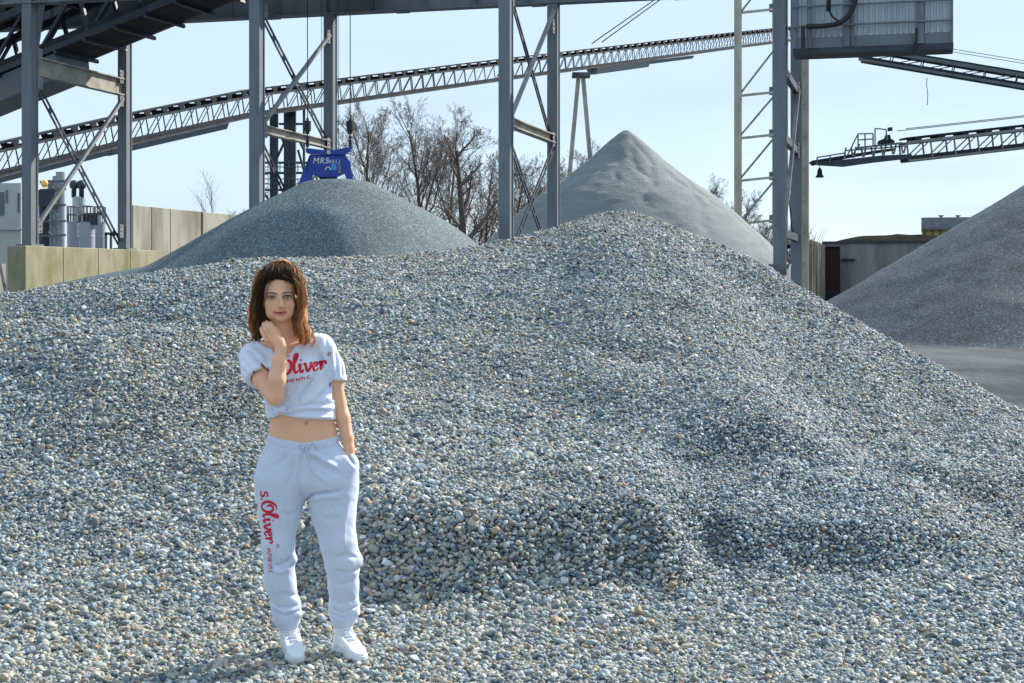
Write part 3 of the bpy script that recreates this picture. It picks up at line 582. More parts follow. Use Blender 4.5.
# ---------------------------------------------------------------- concrete walls
M_panel = mat('pale concrete panel', (.34, .33, .275), .9, thr=(.42, .64), col2=(.17, .16, .125), scale=1.0, stretch=(1, 1, .25), bump=.3, bscale=10, bdist=.02)
M_wallg = mat('grey concrete wall', (.27, .28, .27), .9, col2=(.10, .11, .115), scale=1.4, stretch=(1, 1, .22), bump=.3, bscale=10, bdist=.02)
M_moss = mat('mossy plinth concrete', (.32, .29, .215), .9, col2=(.17, .175, .07), scale=1.5, stretch=(1, 1, .45), bump=.4, bscale=14, bdist=.02, thr=(.42, .68))
pz = CH+(280-246.5)/F*35
pl = tag(empty('concrete_plinth', (A[0].x, A[0].y-1, 0), 'mossy low concrete plinth under the left pair of runway columns', 'plinth'))
p0 = px(25.5, HZ, 34.0)-UR*.24-UD*0; L_ = 6.3
for k in range(4):
    a = p0+UD*(L_/4*k); b = p0+UD*(L_/4*(k+1)-.006); m = MB(); m.box(xy((a+b)/2, pz/2-.05), (b-a).length, .47, pz+.1, UD); m.build('block', M_moss, pl, bevel=.015)
m = MB(); c = px(-6, HZ, 36.5); m.box(V(c.x-2, c.y, pz*.42), 4.4, .5, pz*.84); tag(m.build('retaining_wall', M_wallg), 'low dark retaining wall left of the mossy plinth', 'wall')
wl = empty('panel_wall', px(133, HZ, 40), 'tall row of pale concrete panels behind the left grit pile', 'wall')
s = px(133, HZ, 40); zt = CH+(280-205)/F*40
pos_ = [.0, 1.05, 2.15, 4.05, 5.9, 7.8, 9.8, 11.8]
for k in range(len(pos_)-1):
    a = s+UD*pos_[k]; b = s+UD*(pos_[k+1]-.05); off = -UR*(.1+.015*(k % 3)); m = MB(); m.box(xy((a+b)/2+off, zt/2), (b-a).length, .2, zt, UD); m.build('panel', M_panel, wl, bevel=.015)
m = MB(); m.bar(xy(s-UR*.32, zt*.5), xy(s+UD*11.8-UR*.32, zt*.5), .1, zt*.98); m.build('backing', M_wallg, wl)
wr = empty('yard_wall', px(822, HZ, 58), 'concrete retaining wall with a dark red doorway between the heap and the right pile', 'wall')
c0 = px(822, HZ, 58); zt = CH+(280-243.5)/F*58
for k in range(6):
    a = c0-UD*(1.5*k+.03); b = c0-UD*(1.5*(k+1)-.03); off = UR*(-.1+.02*(k % 2)); m = MB(); m.box(xy((a+b)/2+off, zt/2), (b-a).length, .22, zt, UD); m.build('panel', M_panel, wr, bevel=.015)
    if k < 6:
        m = MB(); m.box(xy(a+off+UR*.16, zt/2), .10, .12, zt-.1, UD); m.build('rib', M_panel, wr)
def wfr(s0, s1, z0, z1, m_, name, th=.25, off=0, bv=0):
    a = c0+UR*s0; b = c0+UR*s1; m = MB(); m.box(xy((a+b)/2+UD*(th/2+off), (z0+z1)/2), s1-s0, th, z1-z0, UR); return m.build(name, m_, wr, bevel=bv)
M_red = mat('dark red door', (.055, .012, .014), .6, col2=(.03, .008, .01), scale=4, stretch=(4, 4, .5))
wfr(0, .1, 0, zt, M_wallg, 'wall_face'); 
for k, (a, b) in enumerate(((.68, 2.1), (2.1, 3.5), (3.5, 4.9), (4.9, 6.4), (6.4, 8), (8, 10), (10, 12))): wfr(a, b-.004, 0, zt, M_wallg, 'wall_face', off=.01*(k % 2))
wfr(.72, 11.9, 0, zt-.05, M_wallg, 'backing', .1, .3)
wfr(.1, .68, 1.25, zt-.12, M_red, 'door', .06, .22); wfr(.1, .68, zt-.12, zt, M_wallg, 'lintel'); wfr(.1, .68, 0, 1.25, M_cvd, 'door_sill', .5, .0)
wfr(0.0, 12, zt, zt+.08, M_steel_d, 'coping', .4, -.06); wfr(.72, 1.25, zt-.68, zt-.60, M_black, 'bracket', .08, -.08)
# soil bank on top of the right wall
M_soil = mat('dark soil', (.018, .021, .02), .97, spec=.0, col2=(.035, .038, .03), scale=.8)
nn = 90; u = np.linspace(-3, 16, nn); wv = np.linspace(0, 1, 10); U, Wv = np.meshgrid(u, wv)
Hh = np.sin(Wv*math.pi)**.6*(.08+.42*sstep(-.3, 1.6, U)*(.80+.30*fbm(U*.9, Wv*2, 3, 4)))+zt-.05
Xs = c0.x+UR.x*U+UD.x*(Wv*6+.3); Ys = c0.y+UR.y*U+UD.y*(Wv*6+.3); v = np.stack([Xs, Ys, Hh], -1).reshape(-1, 3); i = (np.arange(9)[:, None]*nn+np.arange(nn-1)[None]).ravel()
bank = link('soil_bank', npmesh('soil_bank', v, np.stack([i, i+1, i+nn+1, i+nn], -1)), M_soil, smooth=True); tag(bank, kind='structure')
# far building with yellow wall
M_yw = mat('yellow plaster', (.45, .36, .12), .8); M_roofd = mat('dark slate roof', (.10, .105, .12), .7, col2=(.15, .155, .17), scale=3)
fy = 110; fb = empty('yellow_building', px(945, HZ+CH*F/fy, fy), 'distant yellow walled shed with a dark roof above the right pile slope', 'building')
a = px(922, 0, fy); b = px(1010, 0, fy+1); z0, z1, z2 = 0, px(0, 229.5, fy).z, px(0, 217.5, fy).z; nrm = V(a.x, a.y, 0).normalized(); d = V(nrm.y, -nrm.x, 0); b = a+d*6.6
m = MB(); m.box(xy((a+b)/2+nrm*3, z1/2), (b-a).length, 6, z1, d); m.build('wall', M_yw, fb)
m = MB(); m.prism(xy(a, z1)-d*.05, xy(b, z1)+d*.2, [(.25, -.05), (-6.2, -.05), (-6.2, z2-z1), (-.5, (z2-z1)*1.02), (.25, .12)]); m.build('roof', M_roofd, fb)
for x in (941, 958):
    c = px(x, 216, fy+2); m = MB(); m.lathe(c-V(0, 0, .8), [(.08, 0), (.08, .75), (.2, .78), (.2, .86)], 10); m.build('vent', M_cv, fb)
m = MB()
for x in np.arange(.2, 6.4, .55): m.box(xy(a+d*x-nrm*.05, px(0, 233, fy).z), .12, .08, .9, d)
m.build('batten', mat('brown batten', (.12, .09, .05), .8), fb)
# plant and silos at the far left
M_pale = mat('pale plaster', (.52, .55, .52), .85, col2=(.40, .42, .40), scale=.3); M_silo = mat('silo steel', (.36, .40, .45), .5, .3, col2=(.28, .31, .35), scale=.5, stretch=(1, 1, .3)); M_win = mat('dull glazing', (.12, .15, .18), .2)
sy = 92; pb = empty('factory_building', px(-10, HZ+CH*F/sy, sy), 'pale factory block behind the leftmost column, with a dark window', 'building')
m = MB(); a = px(-70, 0, sy); b = px(21, 0, sy); zt2 = px(0, 183, sy).z; m.box(V((a.x+b.x)/2, sy+4, zt2/2), b.x-a.x, 8, zt2); m.build('wall', M_pale, pb)
for (x0, x1, y0, y1) in ((-6, 4, 192, 215), (6, 7.5, 190, 203), (17.5, 20.5, 193, 212)):
    m = MB(); p = px(x0, y0, sy-.05); q = px(x1, y1, sy-.05); m.box(((p.x+q.x)/2, sy-.02, (p.z+q.z)/2), q.x-p.x, .12, p.z-q.z); m.build('window', M_win, pb)
m = MB(); p = px(-10, 229.5, sy); m.box((p.x+1, sy-.05, p.z), 6, .14, .08); m.build('ledge', M_silo, pb)
def silo(x, w_, yt, Y, label, dome=False, rail=False):
    r_ = w_/2*Y/F; c = px(x, HZ+CH*F/Y, Y); h = px(0, yt, Y).z; e = empty('silo', c, label, 'silo')
    pr_ = [(r_, 0), (r_, h)]+([(r_*.7, h+.3), (.05, h+.45)] if dome else [(r_*.98, h+.05)]); m = MB(); m.lathe(V(c.x, c.y, 0), pr_, 28); m.build('shell', M_silo, e, False)
    m = MB()
    for z in np.arange(h*.35, h, 1.2): m.lathe(V(c.x, c.y, z), [(r_*1.0, 0), (r_*1.015, .02), (r_*1.015, .1), (r_, .12)], 28)
    m.build('hoop', M_silo, e)
    if rail:
        m = MB(); n = 14
        for k in range(n):
            t = 2*math.pi*k/n; p = V(c.x+r_*math.cos(t), c.y+r_*math.sin(t), h); m.tube([p, p+V(0, 0, 1)], .03, 4)
        for z in (.5, 1.0): m.tube([V(c.x+r_*math.cos(t), c.y+r_*math.sin(t), h+z) for t in np.linspace(0, 6.283, 25)], .03, 4)
        m.build('railing', M_cv, e)
    return e, c, h, r_
silo(73.5, 12.5, 223, 92, 'left silo of the three squat ones beyond the plinth', rail=True); silo(87, 15.5, 223, 90, 'middle silo of the three squat ones beyond the plinth', rail=True); silo(100, 11, 223, 93, 'right silo of the three squat ones beyond the plinth', rail=True)
e, c, h, r_ = silo(79, 13, 197.5, 97, 'taller silo with two round vents on top, rising behind the squat silos')
for dx in (-.27, .22):
    m = MB(); cc = V(c.x+dx, c.y-.2, h); m.lathe(cc, [(.16, 0), (.16, .55), (.26, .6), (.30, .8), (.22, 1.05), (.05, 1.12)], 14); m.build('vent', M_steel_d, e, True)
m = MB(); cc = px(92, 219, 90); m.box(cc, .9, .7, .7); m.tube([cc, cc+V(.5, 0, .4)], .12, 8); tag(m.build('dust_filter', M_steel_d), 'dark dust filter box on top of the squat silos', 'filter')
pt_ = empty('pipe_tower', px(52, HZ+CH*F/88, 88), 'grey process tower with pipes and an orange lamp between the left columns', 'process tower')
for (x, w_, y0) in ((45, .7, 190), (50.5, .35, 180), (55, .3, 176), (60.5, .55, 172), (42, .25, 196)):
    m = MB(); m.tube([px(x, HZ+CH*F/88, 88), px(x, y0, 88)], w_/2, 12); m.build('pipe', M_silo if w_ != .7 else M_steel_d, pt_)
m = MB(); m.box(px(47, 198, 87.5), 1.1, .8, .9); m.build('hopper', M_steel_d, pt_)
for y in (182, 190, 206, 222, 236):
    m = MB(); m.bar(px(40, y, 87.3), px(66, y-1, 87.3), .14, .12); m.build('platform', M_cv, pt_)
for k in range(5):
    m = MB(); m.tube([px(48, 184+k*12, 87.2), px(58, 192+k*12, 87.2)], .05, 5); m.build('stair', M_cv, pt_)
M_lamp = bpy.data.materials.new('orange lamp'); M_lamp.use_nodes = True; b_ = M_lamp.node_tree.nodes['Principled BSDF']; b_.inputs['Base Color'].default_value = (.7, .35, .08, 1); b_.inputs['Emission Color'].default_value = (1, .55, .15, 1); b_.inputs['Emission Strength'].default_value = .12
m = MB(); c = px(44.5, 183.5, 87); m.lathe(c-V(0, 0, .28), [(.05, .05), (.17, .13), (.22, .28), (.17, .43), (.05, .5)], 14); m.build('lamp_globe', M_lamp, pt_, True)
m = MB(); 
gt = empty('loading_frame', px(112, HZ+CH*F/80, 80), 'small pipe frame standing between the silos and the second column', 'frame')
for x in (106, 111): m = MB(); m.bar(px(x, 262, 80), px(x, 233, 80), .12, .12, up=(0, 1, 0)); m.build('post', M_cv, gt)
m = MB(); m.bar(px(105, 233.5, 80), px(118, 234, 80), .12, .14); m.build('bar', M_cv, gt)
# ---------------------------------------------------------------- bare trees
M_bark = mat('bark', (.10, .085, .07), .9, col2=(.06, .05, .042), scale=6); M_twig = mat('twigs', (.155, .13, .118), .9, col2=(.10, .085, .08), scale=4)
def tree_mesh(H, seed, spread=.5, pollard=False, levels=5, trunk_r=.16, lean=0, stems=1):
    r = random.Random(seed); tm = MB(); cm = MB()
    def grow(p, d, ln, rad, lv):
        n = (7, 6, 5, 4, 3, 3)[lv]; pts = [p]; rs = [rad]; q = p.copy(); dd = d.copy(); wob = (.05, .12, .16, .18, .2, .2)[lv]; ds = [dd]
        for k in range(n):
            dd = (dd+V(r.gauss(0, wob), r.gauss(0, wob), r.gauss(0, wob*.5)+(.05 if lv else 0))).normalized(); q = q+dd*ln/n; pts.append(q.copy()); ds.append(dd); rs.append(rad*(1-(.75 if lv == 0 else .6)*(k+1)/n))
        (tm if lv == 0 else cm).tube(pts, rs, 7 if lv == 0 else (4 if lv < 2 else 3), cap=False)
        if lv >= levels: return
        nb = {0: r.randint(11, 14), 1: r.randint(7, 9), 2: r.randint(5, 6), 3: r.randint(3, 5), 4: 3}[lv]
        if pollard and lv == 0: nb = 9
        for k in range(nb):
            t = (k+r.random())/nb; t = (.36+.64*t) if lv == 0 else (.18+.82*t); t = min(t, .999)
            i_ = min(int(t*n), n-1); bp = pts[i_].lerp(pts[i_+1], t*n-i_); d0 = ds[i_+1]
            ax = d0.cross(V(r.gauss(0, 1), r.gauss(0, 1), r.gauss(0, 1))).normalized(); ang = r.uniform(.45, .95)*(spread/.5)
            nd = (Matrix.Rotation(ang, 3, ax) @ d0); nd.z += (.20, .16, .14, .10, .05)[lv]; nd.normalize()
            f = (r.uniform(.40, .56)*(1.15-.8*t)) if lv == 0 else r.uniform(.38, .62)*(1.1-.45*t)
            rr = rs[i_]*(r.uniform(.32, .52) if not (pollard and lv == 0) else .75)
            grow(bp, nd, ln*f, max(.0055, rr), lv+1)
    for k in range(stems):
        d = V(lean+(k-(stems-1)/2)*.3, r.uniform(-.1, .1), 1).normalized(); grow(V((k-(stems-1)/2)*.25, 0, -.2), d, H*(.92 if not pollard else .72)*r.uniform(.85, 1), trunk_r, 0)
    return tm, cm
def plant_tree(xp, ytop, Y, seed, label, name='bare_tree', group='bare trees beyond the yard', **k):
    g_ = px(xp, HZ, Y); H = px(0, ytop, Y).z; tm, cm = tree_mesh(H/1.12, seed, **k)
    e = empty(name, (g_.x, Y, 0), label, 'tree', group); zmax = max(v_[2] for v_ in cm.v); s = H/zmax
    for m_, nm, mt in ((tm, 'trunk', M_bark), (cm, 'crown', M_twig)):
        o = m_.build(nm, mt, None, True); o.parent = e; o.scale = (s, s, s)
    return e
plant_tree(372, 97, 78, 1, 'slender bare tree nearest the blue grab, thin upright twigs', spread=.42, trunk_r=.13)
plant_tree(402, 99, 82, 2, 'bare tree second to the right of the blue grab, forked low', spread=.5, stems=2, trunk_r=.12)
plant_tree(425, 92, 80, 3, 'tallest bare tree with a wide fine crown right of the grab', spread=.5, trunk_r=.15)
plant_tree(445, 104, 86, 8, 'pale bare tree filling the gap left of the pollarded trunk', spread=.5, trunk_r=.12)
plant_tree(465, 124, 74, 5, 'dark pollarded tree with thick knobbly limbs left of the middle trestle', spread=.62, pollard=True, levels=5, trunk_r=.20)
plant_tree(487, 150, 80, 6, 'brownish bare tree touching the left side of the middle trestle', spread=.55, trunk_r=.1, stems=3)
plant_tree(526, 150, 92, 7, 'bare tree seen between the two middle trestle columns', spread=.55, trunk_r=.12, stems=2)
plant_tree(569, 148, 98, 9, 'bare tree behind the A-shaped conveyor legs', spread=.5, trunk_r=.12, stems=2)
plant_tree(603, 138, 104, 10, 'faint bare tree just left of the sand peak', spread=.45, trunk_r=.1)
plant_tree(211, 166, 68, 11, 'lone thin sapling standing above the concrete panel wall', spread=.5, trunk_r=.055, levels=2)
plant_tree(236, 207, 75, 12, 'tiny bare treetop showing over the end of the panel wall', spread=.5, trunk_r=.07, levels=3)
plant_tree(690, 172, 110, 13, 'bare tree behind the right flank of the sand pile', spread=.6, trunk_r=.12, stems=2)
plant_tree(722, 184, 105, 14, 'bare tree just left of the pale lattice tower', spread=.6, trunk_r=.12, stems=3)
plant_tree(760, 214, 100, 15, 'low bushy bare tree behind the right runway column', spread=.7, trunk_r=.1, stems=3, levels=4)
# scrub thicket behind the trees: uncountable brush
cm = MB(); r = random.Random(5)
for k in range(1700):
    z_ = r.random()
    if z_ < .5: x = r.uniform(350, 620); ym = 205+40*abs((x-480)/200)**1.5; Y_ = r.uniform(84, 100)
    else: x = r.uniform(690, 812); ym = 222; Y_ = r.uniform(96, 112)
    g_ = px(x, HZ, Y_); H = px(0, ym+r.uniform(0, 50), Y_).z; p = V(g_.x, Y_, max(0, H-2.2)); q = p+V(r.gauss(0, .5), r.gauss(0, .3), 1.1); t = V(q.x+r.gauss(0, .5), q.y, H)
    cm.tube([p, q, t], [.035, .02, .008], 3, cap=False)
tag(cm.build('scrub', M_twig), kind='stuff')
# low wooded rise on the horizon
M_wood = mat('far woodland', (.06, .055, .045), .95, col2=(.10, .09, .075), scale=.4, bump=.5, bscale=2, bdist=.5)
nn = 300; a = np.linspace(-420, 420, nn); top = 4.8+1.6*fbm(a*.06, a*0, 4, 2); v = []
for (dy, z) in ((-3, -.5), (0, .75), (4, 1.0), (14, .9), (30, -.1)): v += [(x, 210+dy+fbm(np.array([x*.05]), np.array([dy*.3]), 2, 6)[0]*3, t*z) for x, t in zip(a, top)]
i = (np.arange(4)[:, None]*nn+np.arange(nn-1)[None]).ravel(); hl = link('hills', npmesh('hills', v, np.stack([i, i+1, i+nn+1, i+nn], -1)), M_wood, smooth=True); tag(hl, kind='structure')
# ---------------------------------------------------------------- the woman
Y0 = 6.47
ROOT = V(px(307, 0, Y0).x, Y0, 0.012)
person = empty('person', ROOT, 'woman in pale knotted t-shirt and jogging trousers with one hand at her neck', 'person')
def q(x, y, d=0):
    p = px(x, y, Y0+d); return np.array([p.x-ROOT.x, d, p.z-ROOT.z])
def axis_arr(lo, hi, dense, fine, coarse):
    a = [lo]
    while a[-1] < hi:
        a.append(a[-1]+(fine if any(p <= a[-1] <= r_ for p, r_ in dense) else coarse))
    return np.array(a, np.float32)
class Field:
    def __init__(s, xs, ys, zs):
        s.x, s.y, s.z = xs, ys, zs; s.F = np.full((len(xs), len(ys), len(zs)), .06, np.float32)
    def box(s, lo, hi, m):
        sl = []
        for a, l_, h_ in ((s.x, lo[0], hi[0]), (s.y, lo[1], hi[1]), (s.z, lo[2], hi[2])):
            i0 = np.searchsorted(a, l_-m); i1 = np.searchsorted(a, h_+m); sl.append(slice(i0, max(i0, i1)))
        sl = tuple(sl); X, Y, Z = np.meshgrid(s.x[sl[0]], s.y[sl[1]], s.z[sl[2]], indexing='ij'); return sl, X, Y, Z
    def comb(s, sl, d, k, sub):
        A = s.F[sl]
        if sub:
            d = -d; h = np.clip(.5-.5*(d-A)/k, 0, 1) if k else None
            s.F[sl] = (d*(1-h)+A*h+k*h*(1-h)) if k else np.maximum(A, d)
        else:
            h = np.clip(.5+.5*(d-A)/k, 0, 1); s.F[sl] = d*(1-h)+A*h-k*h*(1-h)
    def cap(s, a, b, ra, rb, k=.015, sy=1, sub=False):
        a = np.array(a); b = np.array(b); r = max(ra, rb)
        sl, X, Y, Z = s.box(np.minimum(a, b)-r, np.maximum(a, b)+r, k+.03)
        if X.size == 0: return
        ab = (b-a)/np.array([1, sy, 1]); PX, PY, PZ = X-a[0], (Y-a[1])/sy, Z-a[2]
        h = np.clip((PX*ab[0]+PY*ab[1]+PZ*ab[2])/(ab@ab), 0, 1)
        d = np.sqrt((PX-ab[0]*h)**2+(PY-ab[1]*h)**2+(PZ-ab[2]*h)**2)-(ra+(rb-ra)*h)
        s.comb(sl, d*min(1, .5+.5*sy), k, sub)
    def chain(s, pts, k=.015, sy=1):
        for (a, ra), (b, rb) in zip(pts[:-1], pts[1:]): s.cap(a, b, ra, rb, k, sy)
    def ell(s, c, r, k=.015, sub=False, rot=None):
        c = np.array(c); r = np.array(r); R = r.max() if rot is not None else r
        sl, X, Y, Z = s.box(c-R, c+R, k+.03)
        if X.size == 0: return
        P = np.stack([X-c[0], Y-c[1], Z-c[2]], -1)
        if rot is not None: P = P @ np.array(rot)
        k0 = np.linalg.norm(P/r, axis=-1); k1 = np.linalg.norm(P/(r*r), axis=-1)+1e-6
        s.comb(sl, k0*(k0-1)/k1, k, sub)
    def crease(s, pts, amp, wd, side=-1, yc=.03):
        amp = amp*1.6          # a fold line drawn in front view; positive amp = groove
        pts = [np.array(p) for p in pts]
        lo = np.min(pts, 0); hi = np.max(pts, 0); m = wd*2.6
        sl, X, Y, Z = s.box([lo[0], -.4 if side < 0 else yc, lo[2]], [hi[0], yc if side < 0 else .4, hi[2]], m)
        D = np.full(X.shape, 9., np.float32); T = np.zeros_like(D); n = len(pts)-1
        for i in range(n):
            a, b = pts[i], pts[i+1]; ax, az = b[0]-a[0], b[2]-a[2]; h = np.clip(((X-a[0])*ax+(Z-a[2])*az)/(ax*ax+az*az), 0, 1)
            d = np.hypot(X-a[0]-ax*h, Z-a[2]-az*h); c = d < D; D[c] = d[c]; T[c] = ((i+h)/n)[c]
        fade = np.clip(np.minimum(T, 1-T)*5+.15, 0, 1)
        s.F[sl] += amp*np.exp(-(D/wd)**2)*fade
    def mesh(s):
        F = s.F; ins = F < 0; nx, ny, nz = F.shape
        c = ins[:-1, :-1, :-1].astype(np.int8)
        tot = sum(ins[i:nx-1+i, j:ny-1+j, k:nz-1+k].astype(np.int8) for i in (0, 1) for j in (0, 1) for k in (0, 1))
        I, J, K = np.nonzero((tot > 0) & (tot < 8)); n = len(I); idx = np.full((nx-1, ny-1, nz-1), -1, np.int32); idx[I, J, K] = np.arange(n)
        P = np.zeros((n, 3)); C = np.zeros(n)
        cs = [(0, 0, 0), (1, 0, 0), (0, 1, 0), (1, 1, 0), (0, 0, 1), (1, 0, 1), (0, 1, 1), (1, 1, 1)]
        co = lambda i, j, k: np.stack([s.x[i], s.y[j], s.z[k]], -1)
        for a in range(8):
            for b in range(a+1, 8):
                if sum(abs(p-q_) for p, q_ in zip(cs[a], cs[b])) != 1: continue
                A_ = (I+cs[a][0], J+cs[a][1], K+cs[a][2]); B_ = (I+cs[b][0], J+cs[b][1], K+cs[b][2]); fa, fb_ = F[A_], F[B_]
                m = (fa < 0) != (fb_ < 0); t = np.where(m, fa/(fa-fb_+1e-12), 0)[:, None]
                P += np.where(m[:, None], co(*A_)*(1-t)+co(*B_)*t, 0); C += m
        P /= C[:, None]; Q = []
        for ax in range(3):
            sA = [slice(1, -1)]*3; sB = [slice(1, -1)]*3; sA[ax] = slice(0, -1); sB[ax] = slice(1, None)
            a = ins[tuple(sA)]; b = ins[tuple(sB)]; e_ = np.nonzero(a != b); sg = a[e_]
            g_ = list(e_); o1, o2 = [k_ for k_ in range(3) if k_ != ax]; g_[o1] = g_[o1]+1; g_[o2] = g_[o2]+1
            def cell(d1, d2):
                t = [g_[0].copy(), g_[1].copy(), g_[2].copy()]; t[o1] -= d1; t[o2] -= d2; return idx[tuple(t)]
            qd = np.stack([cell(1, 1), cell(0, 1), cell(0, 0), cell(1, 0)], -1)
            fl = sg if ax != 1 else ~sg
            qd[~fl] = qd[~fl][:, ::-1]; Q.append(qd)
        Q = np.concatenate(Q); Q = Q[(Q >= 0).all(1)]; return P, Q
def smooth_mesh(P, Q, it=2, lam=.5):
    e_ = np.concatenate([Q[:, [0, 1]], Q[:, [1, 2]], Q[:, [2, 3]], Q[:, [3, 0]]]); n = len(P); deg = np.bincount(e_[:, 0], minlength=n)+np.bincount(e_[:, 1], minlength=n)
    for _ in range(it):
        S_ = np.stack([np.bincount(e_[:, 0], P[e_[:, 1], c], n)+np.bincount(e_[:, 1], P[e_[:, 0], c], n) for c in range(3)], -1)
        P = P*(1-lam)+lam*S_/np.maximum(deg, 1)[:, None]
    return P
def sk(name, fld, m, it=1, parent=None, col=None):
    P, Q = fld.mesh(); P = smooth_mesh(P, Q, it); me = npmesh(name, P, Q)
    if col is not None:
        at = me.attributes.new('col', 'FLOAT_COLOR', 'POINT'); c4 = np.concatenate([col(P), np.ones((len(P), 1))], 1).astype(np.float32); at.data.foreach_set('color', c4.ravel())
    me.materials.append(m); me.shade_smooth(); o = bpy.data.objects.new(name, me); COL.objects.link(o); o.parent = parent or person
    return o, P, Q
def attr_mat(name, rough=.55, sss=0, fuzz=0, spec=.4, aniso=False):
    m = bpy.data.materials.new(name); m.use_nodes = True; t = m.node_tree; b = t.nodes['Principled BSDF']; a = N(t, 'ShaderNodeAttribute', attribute_name='col')
    t.links.new(a.outputs['Color'], b.inputs['Base Color']); b.inputs['Roughness'].default_value = rough; b.inputs['Specular IOR Level'].default_value = spec
    if sss:
        b.inputs['Subsurface Weight'].default_value = sss; b.inputs['Subsurface Radius'].default_value = (1, .35, .2); b.inputs['Subsurface Scale'].default_value = .012
    return m
M_skin = attr_mat('skin', .5, .25); 
def fabric(name, col, col2):
    m = mat(name, col, .9, var=.1, col2=col2, scale=260, bump=.25, bscale=420, bdist=.001, spec=.15, detail=2)
    b = m.node_tree.nodes['Principled BSDF']; b.inputs['Sheen Weight'].default_value = .25; b.inputs['Sheen Roughness'].default_value = .5; return m
M_shirt = fabric('pale heather jersey', (.74, .79, .90), (.62, .67, .79)); M_trous = fabric('pale grey heather fleece', (.63, .69, .82), (.49, .55, .68))
# --- body
fb_ = Field(axis_arr(-.33, .28, [(q(259, 0)[0], q(298, 0)[0])], .0024, .006), axis_arr(-.22, .17, [(-.135, -.03)], .0026, .005),
            axis_arr(.10, 1.76, [(q(0, 350)[2], q(0, 320)[2]), (q(0, 322)[2], q(0, 288)[2])], .0024, .006))
B = fb_
hx = 280
B.ell(q(hx, 289.5, .018), (.071, .090, .094)); B.ell(q(hx-.3, 306, -.022), (.056, .058, .066), .03); B.ell(q(hx+1, 318.5, -.055), (.020, .020, .017), .02)
for s in (-1, 1):
    B.ell(q(hx+s*9.2, 305, -.044), (.024, .024, .026), .02); B.ell(q(hx+s*8.5, 313.5, -.03), (.022, .03, .022), .02)
    B.ell(q(hx+s*15.6, 301, .014), (.007, .018, .029), .008)
B.cap(q(270, 293.6, -.066), q(289, 293, -.066), .012, .012, .012)
B.cap(q(280.3, 297, -.078), q(281.8, 305, -.097), .0075, .0085, .008); B.ell(q(282.0, 305.6, -.099), (.010, .010, .0085), .006)
for s in (-1, 1): B.ell(q(281.8+s*2.6, 306.4, -.089), (.006, .008, .0055), .005)
for ex, ey in ((271.3, 297.6), (288.0, 296.9)):
    B.ell(q(ex, ey, -.092), (.0165, .013, .0085), .008, sub=True)
    B.ell(q(ex, ey, -.0735), (.0125, .012, .0095), .003)
    B.cap(q(ex-4.0, ey-.3, -.0765), q(ex, ey-2.2, -.0835), .0026, .0034, .003); B.cap(q(ex, ey-2.2, -.0835), q(ex+4.0, ey-.3, -.0765), .0034, .0026, .003)
    B.cap(q(ex-3.6, ey+.8, -.076), q(ex, ey+2.0, -.0815), .0018, .0022, .003); B.cap(q(ex, ey+2.0, -.0815), q(ex+3.6, ey+.8, -.076), .0022, .0018, .003)
my_ = 312.4
B.cap(q(274, my_+.1, -.0725), q(279.6, my_-.9, -.084), .0028, .0045, .003); B.cap(q(279.6, my_-.9, -.084), q(286, my_-.1, -.0725), .0045, .0028, .003)
B.cap(q(275, my_+1.4, -.073), q(280, my_+2.2, -.083), .003, .005, .003); B.cap(q(280, my_+2.2, -.083), q(285.2, my_+1.3, -.073), .005, .003, .003)
# neck, shoulders, chest
B.cap(q(281, 314, .018), q(286, 346, .032), .047, .052, .02)
B.cap(q(286, 341, .035), q(256, 352, .03), .036, .040, .03); B.cap(q(287, 341, .035), q(322, 346, .03), .034, .038, .03)
B.ell(q(289, 368, .03), (.140, .082, .125), .04); B.cap(q(292, 385, .02), q(301, 408, .012), .122, .128, .03, .62); B.cap(q(301, 408, .012), q(303, 446, .012), .128, .148, .03, .62)
B.cap(q(303, 446, .012), q(305, 458, .015), .146, .150, .03, .6)
B.cap(q(284, 346, -.035), q(262, 343, .0), .0065, .007, .014); B.cap(q(290, 346, -.035), q(314, 340, .0), .0065, .007, .014)
B.ell(q(306.2, 423.5, -.083), (.0045, .012, .0055), .004, sub=True); B.cap(q(306, 402, -.086), q(306, 419, -.088), .003, .003, .004, sub=True)
# arm raised to the neck
B.ell(q(252, 357, .02), (.044, .044, .046), .02); B.chain([(q(252, 358, .02), .042), (q(263, 380, -.065), .041), (q(274.5, 398, -.145), .034)], .015)
B.chain([(q(275.5, 397.5, -.150), .033), (q(277, 380, -.152), .036), (q(279.5, 362, -.140), .030), (q(281, 347, -.125), .0235)], .012)
B.chain([(q(281, 347, -.125), .0225), (q(279.5, 342, -.120), .0225), (q(276, 337, -.110), .0195)], .012); B.cap(q(277.5, 343, -.116), q(270.4, 338, -.106), .018, .0145, .012)
for pts in (((276.0, 334.5, -.113), (272.6, 327.2, -.109), (269.8, 322.4, -.086), (269, 320.6, -.050)), ((272.0, 334.2, -.115), (268.4, 326.4, -.111), (265.8, 321.6, -.090), (265.4, 319.8, -.052)),
            ((268.2, 335.6, -.112), (264.4, 328.4, -.109), (262.4, 323.2, -.090), (262.2, 321.4, -.052)), ((265.4, 338.6, -.107), (261.9, 332.0, -.104), (260.2, 327.6, -.088), (260.2, 325.8, -.055))):
    P_ = [q(p[0]+1.2, p[1]+2.0, p[2]) for p in pts]; B.chain(list(zip(P_, (.0095, .0088, .008, .0072))), .003)
B.chain([(q(280, 341, -.100), .0125), (q(278.5, 334, -.078), .0105), (q(276, 328, -.060), .009)], .006)
